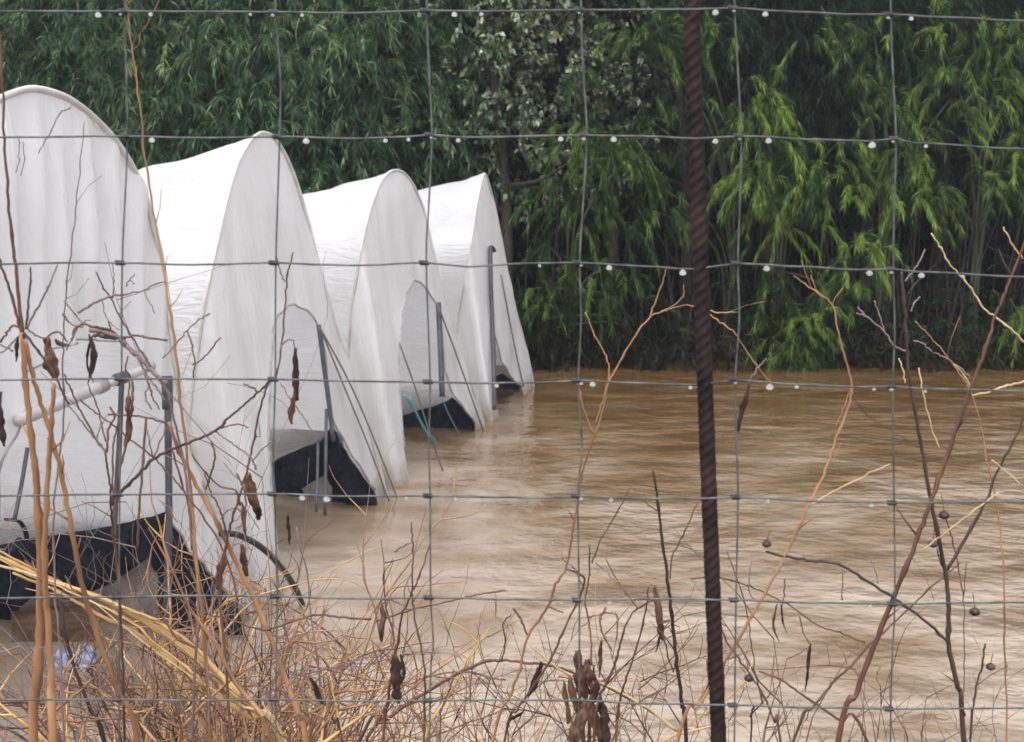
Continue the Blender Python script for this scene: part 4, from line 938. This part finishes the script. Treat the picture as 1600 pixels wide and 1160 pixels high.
plant("golden broken reed fallen across the lower left corner", 1.55,
      [('gold', 7, 17, [(-40, 848), (20, 880), (80, 908), (150, 932), (220, 968), (290, 1016), (350, 1062), (400, 1110), (445, 1168)], 0.02),
       ('gold', 4, 8, [(-38, 842), (30, 878), (110, 918), (190, 948), (262, 990), (320, 1032), (385, 1092), (428, 1168)], 0.03),
       ('straw', 3, 7, [(0, 874), (60, 905), (130, 926), (200, 952), (270, 1000), (338, 1060), (372, 1100), (452, 1168)], 0.01),
       ('gold', 3, 6, [(40, 895), (120, 930), (210, 975), (240, 1004), (300, 1050), (318, 1070)]), ('straw', 3, 4, [(150, 944), (200, 985), (260, 1030), (352, 1092)]),
       ('tan', 3, 6, [(110, 928), (190, 960), (262, 1012), (310, 1040), (352, 1088), (420, 1168)], 0.02),
       ('gold', 5, 13, [(20, 895), (90, 925), (150, 958), (215, 990), (270, 1035), (330, 1082), (385, 1120), (440, 1168)], 0.05),
       ('straw', 6, 4, [(-30, 880), (30, 892), (90, 912), (140, 935)]),
       ('gold', 6, 11, [(180, 945), (240, 968), (300, 1008), (340, 1050), (375, 1095)])], cat="reed", name="dry_reed")
plant("dark stick slanting in the water beside the blue and white rag", 1.7, [('dark', 6, 9, [(92, 930), (104, 1000), (122, 1060), (142, 1110), (165, 1168)], 0.0)], cat="stick", name="dead_stick")
plant("thin upright weed with a long pod, left of the third fence column", 1.30,
      [('twig', 3, 7, [(672, 850), (655, 900), (640, 935), (628, 962), (620, 1010), (612, 1055), (605, 1100), (598, 1165)], 0.04), ('twig', 3, 5, [(643, 815), (645, 860), (644, 910), (646, 958), (657, 1002), (664, 1060), (662, 1165)], 0.03),
       ('grey', 2, 2, [(667, 785), (656, 830), (646, 868)]), ('twig', 3, 2, [(617, 862), (634, 852), (650, 845)]), ('twig', 3, 2, [(596, 945), (606, 938), (620, 942), (632, 948)]), ('twig', 3, 3, [(452, 1050), (470, 1055), (486, 1060)]),
       ('twig', 3, 3, [(580, 1000), (590, 1035), (600, 1060)]), ('twig', 4, 4, [(505, 1098), (522, 1130), (535, 1165)], 0.02)],
      [(596, 942, 598, 1002, 20, -4, 'podred'), (616, 1022, 622, 1098, 24, 4, 'pod'), (626, 1022, 628, 1070, 9, 4, 'pod'), (484, 1058, 508, 1102, 17, 0, 'pod'), (464, 1116, 494, 1134, 12, 0, 'podred')])
plant("arching brown weed that spans the bottom centre from left to right", 1.42,
      [('red', 5, 10, [(1060, 1142), (1000, 1101), (940, 1070), (905, 1056), (864, 1041), (829, 1036), (784, 1032), (753, 1036), (709, 1057), (657, 1088), (598, 1129), (560, 1162)], 0.02),
       ('twig', 3, 4, [(640, 1070), (668, 1058), (700, 1052), (735, 1052), (770, 1060), (790, 1062)]), ('twig', 3, 3, [(784, 1032), (790, 1000), (786, 975), (798, 960)]),
       ('twig', 3, 3, [(709, 1057), (702, 1080), (690, 1110), (688, 1160)], 0.01), ('straw', 4, 6, [(830, 1010), (880, 1050), (940, 1068), (1000, 1100), (1060, 1142)])],
      [(846, 1034, 826, 1088, 19, 0), (818, 1112, 790, 1132, 13, 0)])
plant("tall branching weed left of the rusty bar, forking against the dark thicket", 1.36,
      [('tan', 3, 8, [(1152, 488), (1122, 488), (1090, 480), (1062, 479), (1040, 485), (1016, 496), (990, 530), (966, 570), (950, 600), (940, 650), (922, 700), (908, 750), (900, 800), (893, 840), (884, 888), (866, 918), (856, 948), (826, 992), (812, 1046), (796, 1090), (770, 1165)], 0.04),
       ('tan', 3, 5, [(1042, 418), (1032, 450), (1022, 478), (1015, 494)]), ('tan', 3, 4, [(1068, 446), (1068, 462), (1050, 480), (1030, 488)]), ('tan', 4, 3, [(1092, 481), (1120, 500), (1148, 520), (1160, 540), (1185, 575), (1206, 600)]),
       ('tan', 3, 5, [(914, 488), (930, 525), (946, 556), (952, 585), (944, 620), (930, 664)]), ('tan', 3, 4, [(896, 590), (904, 605), (912, 640), (928, 680)]),
       ('red', 5, 7, [(884, 889), (912, 901), (909, 925), (896, 953), (874, 998), (860, 1032), (830, 1078), (808, 1110), (786, 1165)], 0.02), ('red', 6, 5, [(802, 952), (812, 966), (824, 992)]),
       ('grey', 3, 3, [(930, 880), (955, 900), (978, 930)]), ('twig', 3, 3, [(985, 760), (965, 800), (940, 840), (925, 880)]), ('twig', 2, 3, [(945, 870), (960, 900), (985, 935), (996, 950)]),
       ('twig', 3, 3, [(857, 948), (866, 952), (880, 958)])], )
plant("upright brown weed with a long hanging pod just left of the dark straight stem", 1.36,
      [('twig', 3, 7, [(1030, 932), (1002, 948), (984, 964), (971, 1000), (961, 1036), (945, 1074), (935, 1100), (928, 1165)], 0.02), ('twig', 3, 7, [(1014, 917), (1004, 975), (988, 1034), (971, 1080), (966, 1120), (962, 1165)], 0.03),
       ('twig', 3, 4, [(920, 850), (921, 899), (914, 938), (922, 989), (925, 1040)]), ('tan', 3, 4, [(1000, 910), (1012, 910), (1024, 916)]), ('tan', 3, 3, [(920, 901), (950, 906), (980, 910), (1002, 911)]),
       ('twig', 5, 3, [(946, 950), (938, 968), (942, 990), (956, 1018)]), ('twig', 3, 3, [(920, 965), (945, 958), (964, 964), (963, 1000)]),
       ('tan', 3, 3, [(1160, 912), (1130, 905), (1100, 903), (1070, 904), (1046, 912)]), ('twig', 3, 3, [(1092, 780), (1070, 830), (1050, 870), (1046, 905)])],
      [(1022, 915, 1036, 1000, 20, -5, 'podred'), (1034, 990, 1024, 1020, 9, 0, 'pod'), (1104, 1032, 1094, 1094, 13, 10, 'podtan'), (940, 1000, 936, 1060, 13, 0, 'podtan')])
clump = plant("ragged clump of broad red-brown dead leaves at the bottom centre", 1.40,
      [('twig', 5, 10, [(900, 1030), (905, 1080), (908, 1120), (912, 1165)], 0.02), ('twig', 5, 9, [(928, 1040), (924, 1090), (920, 1165)], 0.02)], cat="dead leaves", name="dead_leaf_clump")
for k, (x0, y0, x1, y1, w_, mt) in enumerate([(902, 1016, 914, 1092, 26, 'podred'), (890, 1056, 904, 1140, 20, 'podtan'), (926, 1064, 934, 1160, 24, 'podred'), (912, 1092, 898, 1172, 28, 'podred'), (940, 1090, 946, 1172, 22, 'pod'), (884, 1064, 888, 1130, 16, 'podtan'), (918, 1030, 928, 1096, 22, 'podred')]):
    leaf(clump, x0, y0, x1, y1, w_, 1.39 - 0.004 * (k % 3), k * 3.3, mt)
plant("dark straight bare stem rising left of the rusty bar", 1.30, [('dark', 5, 9, [(1020, 735), (1028, 790), (1036, 850), (1043, 905), (1050, 970), (1058, 1040), (1066, 1100), (1072, 1165)], 0.02), ('dark', 3, 3, [(1036, 990), (1044, 1025), (1052, 1050)]), ('dark', 5, 3, [(1030, 975), (1040, 972), (1046, 968)])], cat="stem", name="bare_stem")
plant("long red-brown stem leaning up to the right across the foot of the rusty bar", 1.20,
      [('tan', 3, 10, [(1240, 432), (1274, 456), (1300, 476), (1310, 520), (1322, 565), (1331, 605), (1322, 648), (1308, 682), (1290, 735), (1264, 790), (1226, 870), (1186, 942), (1142, 1020), (1092, 1102), (1056, 1165)], 0.0),
       ('dark', 5, 6, [(1196, 862), (1228, 870), (1268, 876), (1310, 882), (1355, 908), (1400, 938), (1440, 966), (1482, 1005)]), ('red', 3, 3, [(1331, 610), (1350, 645), (1390, 672), (1436, 700)]), ('tan', 3, 2, [(1330, 605), (1318, 640), (1306, 668)]),
       ('straw', 3, 3, [(1264, 790), (1300, 770), (1350, 745), (1392, 725)])],
      [], [(1198, 850, 8), (1170, 1060, 8)])
plant("thick red-brown stem leaning up to the right between the two right fence columns", 1.24,
      [('red', 4, 13, [(1612, 350), (1586, 420), (1568, 462), (1554, 498), (1537, 553), (1518, 604), (1500, 655), (1474, 730), (1452, 790), (1430, 850), (1396, 935), (1366, 1010), (1338, 1085), (1308, 1165)], 0.0),
       ('straw', 4, 4, [(1600, 596), (1570, 604), (1548, 612), (1520, 618)]), ('straw', 3, 4, [(1600, 760), (1550, 720)]), ('straw', 3, 3, [(1560, 770), (1520, 800), (1480, 830), (1440, 860)]), ('straw', 3, 3, [(1518, 612), (1508, 590), (1490, 570)])])
plant("black forked stem at the lower right with small round seed heads", 1.28,
      [('dark', 5, 11, [(1408, 425), (1412, 470), (1416, 520), (1420, 580), (1432, 650), (1441, 705), (1453, 772), (1468, 850), (1479, 900), (1483, 960), (1482, 1010), (1494, 1065), (1506, 1165)], 0.0),
       ('dark', 4, 7, [(1605, 640), (1582, 692), (1560, 735), (1540, 785), (1512, 835), (1480, 892)]), ('dark', 4, 4, [(1540, 1006), (1534, 1040), (1524, 1080), (1518, 1120), (1516, 1165)], 0.0), ('dark', 2, 2, [(1510, 880), (1506, 930), (1507, 1000), (1506, 1080)]),
       ('twig', 3, 3, [(1476, 805), (1490, 850), (1500, 900), (1506, 930)])],
      [], [(1475, 805, 9), (1458, 850, 8), (1523, 956, 9), (1548, 1042, 8)])
plant("pale crooked twig zigzagging over the dark thicket near the right edge", 1.50,
      [('tan', 3, 5, [(1430, 502), (1444, 516), (1462, 536), (1480, 557), (1498, 582), (1516, 609), (1532, 660), (1542, 720), (1560, 800), (1568, 900), (1570, 1020), (1572, 1165)], 0.0),
       ('straw', 3, 4, [(1455, 365), (1470, 388), (1482, 410), (1505, 435), (1520, 455), (1540, 486), (1554, 494), (1580, 515), (1600, 535)]), ('grey', 3, 4, [(1338, 490), (1356, 497), (1382, 519), (1395, 538), (1418, 551)]), ('grey', 3, 3, [(1366, 470), (1374, 492), (1382, 520)]),
       ('grey', 3, 4, [(1340, 480), (1352, 495)]), ('grey', 3, 3, [(1428, 532), (1440, 536), (1456, 550)]), ('grey', 3, 4, [(1446, 390), (1436, 410), (1426, 425), (1414, 440)]), ('grey', 4, 3, [(1424, 488), (1428, 474), (1438, 464)]),
       ('grey', 3, 3, [(1460, 552), (1480, 560), (1500, 575), (1515, 590)]), ('straw', 3, 3, [(1405, 560), (1412, 580), (1414, 600)]), ('straw', 3, 3, [(1568, 355), (1580, 380), (1598, 405)]), ('straw', 3, 3, [(1436, 575), (1444, 620), (1456, 670), (1468, 700)])])
plant("thin crossing weeds hung with slim pods right of the rusty bar's foot", 1.34,
      [('twig', 3, 6, [(1500, 880), (1450, 922), (1400, 970), (1362, 1005), (1330, 1040), (1305, 1064), (1271, 1106), (1238, 1165)], 0.0), ('twig', 3, 5, [(1112, 940), (1132, 995), (1155, 1030), (1176, 1059), (1196, 1093), (1210, 1130), (1220, 1165)], 0.02),
       ('twig', 4, 6, [(1186, 1049), (1222, 1064), (1261, 1090), (1313, 1126), (1358, 1165)], 0.0), ('twig', 3, 3, [(1080, 905), (1119, 903), (1163, 913), (1191, 925), (1235, 948), (1282, 979), (1313, 989), (1352, 1005)]),
       ('twig', 3, 2, [(1227, 905), (1225, 930), (1222, 948)]), ('twig', 3, 2, [(1249, 963), (1254, 985), (1264, 1006)]), ('twig', 2, 3, [(1135, 860), (1160, 930), (1172, 985), (1180, 1045), (1192, 1100)]), ('twig', 2, 2, [(1317, 890), (1316, 938)]),
       ('grey', 2, 2, [(1360, 870), (1368, 895), (1372, 912)]), ('twig', 2, 2, [(1210, 1025), (1206, 1060), (1200, 1090)]), ('grey', 2, 2, [(1175, 870), (1170, 920), (1180, 940)]), ('dark', 5, 3, [(1178, 1102), (1174, 1120), (1172, 1165)], 0.0)],
      [(1214, 944, 1218, 1004, 11, -7, 'podtan'), (1220, 944, 1230, 990, 7, -2, 'pod'), (1267, 1004, 1258, 1082, 14, 0, 'pod')])
plant("short weed with one dark drooping pod right of the bar, under the fourth wire", 1.22,
      [('grey', 3, 3, [(1198, 560), (1186, 575), (1172, 592), (1168, 602)]), ], [(1170, 600, 1152, 674, 15, 0, 'pod')])
plant("pair of thin straw stems below the second tunnel's black cloth", 1.6, [('grey', 3, 4, [(463, 825), (470, 860), (480, 895), (486, 960), (500, 1060), (512, 1165)], 0.0), ('grey', 2, 3, [(430, 860), (436, 940), (450, 1000), (470, 1080), (490, 1165)], 0.0)], cat="stems", name="thin_stem")

# uncountable twig tangle on the bank, built as real little weeds rooted in the soil
def tangle(name, label, n_, xr, dr, hr, mtl, seed, lean=0.35, thick=1.0, dens=None):
    rs = random.Random(seed); mb = MB()
    def grow(p, dv, L, r, depth):
        k = 5; pts = [p.copy()]; q = p.copy(); d_ = dv.copy(); rad = [r]
        for i in range(k):
            d_ = (d_ + Vector((rs.gauss(0, .18), rs.gauss(0, .18), rs.gauss(0, .12)))).normalized(); q = q + d_ * (L / k); pts.append(q.copy()); rad.append(max(0.0003, r * (1 - 0.75 * (i + 1) / k)))
            if depth > 0 and rs.random() < 0.62:
                s_ = (d_ + Vector((rs.gauss(0, .8), rs.gauss(0, .6), rs.gauss(0.1, .5)))).normalized()
                grow(q.copy(), s_, L * rs.uniform(0.25, 0.5), r * 0.6, depth - 1)
        mb.tube(pts, rad, 4, cap=False)
    for _ in range(n_):
        px = rs.uniform(*xr) if dens is None else dens(rs); d = rs.uniform(*dr)
        x = (px - CX) / F * d; p = Vector((x, d, bank_z(x, d) - 0.02))
        topz = CAMZ - (rs.uniform(*hr) - HZ) / F * d
        L = max(0.12, topz - p.z)
        dv = Vector((rs.gauss(0, lean), rs.gauss(0, lean * .6), 1)).normalized()
        grow(p, dv, L * rs.uniform(0.75, 1.05), rs.uniform(0.0011, 0.0024) * thick, 2)
    o_ = mb.build(name, M[mtl]); tag(o_, label, "weeds", kind='stuff')
tangle("twig_tangle", "dense tangle of brown dead twigs filling the lower left", 140, (90, 470), (1.6, 2.9), (930, 1120), 'twig', 1, thick=1.7, dens=lambda r_: r_.gauss(310, 80))
tangle("straw_tangle", "tan dry stalks mixed in the lower left tangle", 100, (150, 470), (1.5, 2.8), (930, 1130), 'tan', 2, thick=2.2)
tangle("grass_tangle", "thin brown dead grasses along the bottom centre", 50, (480, 1080), (1.5, 2.8), (1000, 1150), 'twig', 3, thick=1.4, dens=lambda r_: r_.gauss(850, 130))
tangle("thin_twig_tangle", "sparse thin twigs along the bottom right", 26, (1080, 1640), (1.5, 2.8), (1010, 1150), 'twig', 4, thick=0.8)
tangle("bottom_twig_tangle", "scattered short twigs along the bottom left edge", 40, (-150, 700), (1.5, 2.6), (1070, 1150), 'grey', 5)
tangle("upright_twig_tangle", "fine grey twigs rising over the nearest tunnel's doorway", 16, (120, 420), (1.45, 1.9), (560, 860), 'grey', 6, lean=0.12, thick=0.8)
tangle("golden_grass_tangle", "golden dry grass blades mixed in the lower left tangle", 34, (170, 460), (1.5, 2.4), (960, 1140), 'gold', 8, thick=2.4, lean=0.6)
tangle("dry_grass_tangle", "orange-brown dry grass along the bottom centre", 28, (420, 1080), (1.5, 2.6), (1010, 1150), 'tan', 9, thick=1.5)

# thin rain mist over the flood
mb = MB(); mb.box(Vector((0, 160, 21.9)), Vector((320, 0, 0)), Vector((0, 200, 0)), Vector((0, 0, 24)))
m, t, o = mat("rain_mist"); v = N(t, "ShaderNodeVolumePrincipled", Density=0.0016); v.inputs['Color'].default_value = (0.9, 0.95, 1.0, 1); v.inputs['Anisotropy'].default_value = 0.3
t.links.new(v.outputs[0], o.inputs['Volume'])
tag(mb.build("haze", m, smooth=False), "thin rain mist in the air", kind='stuff')
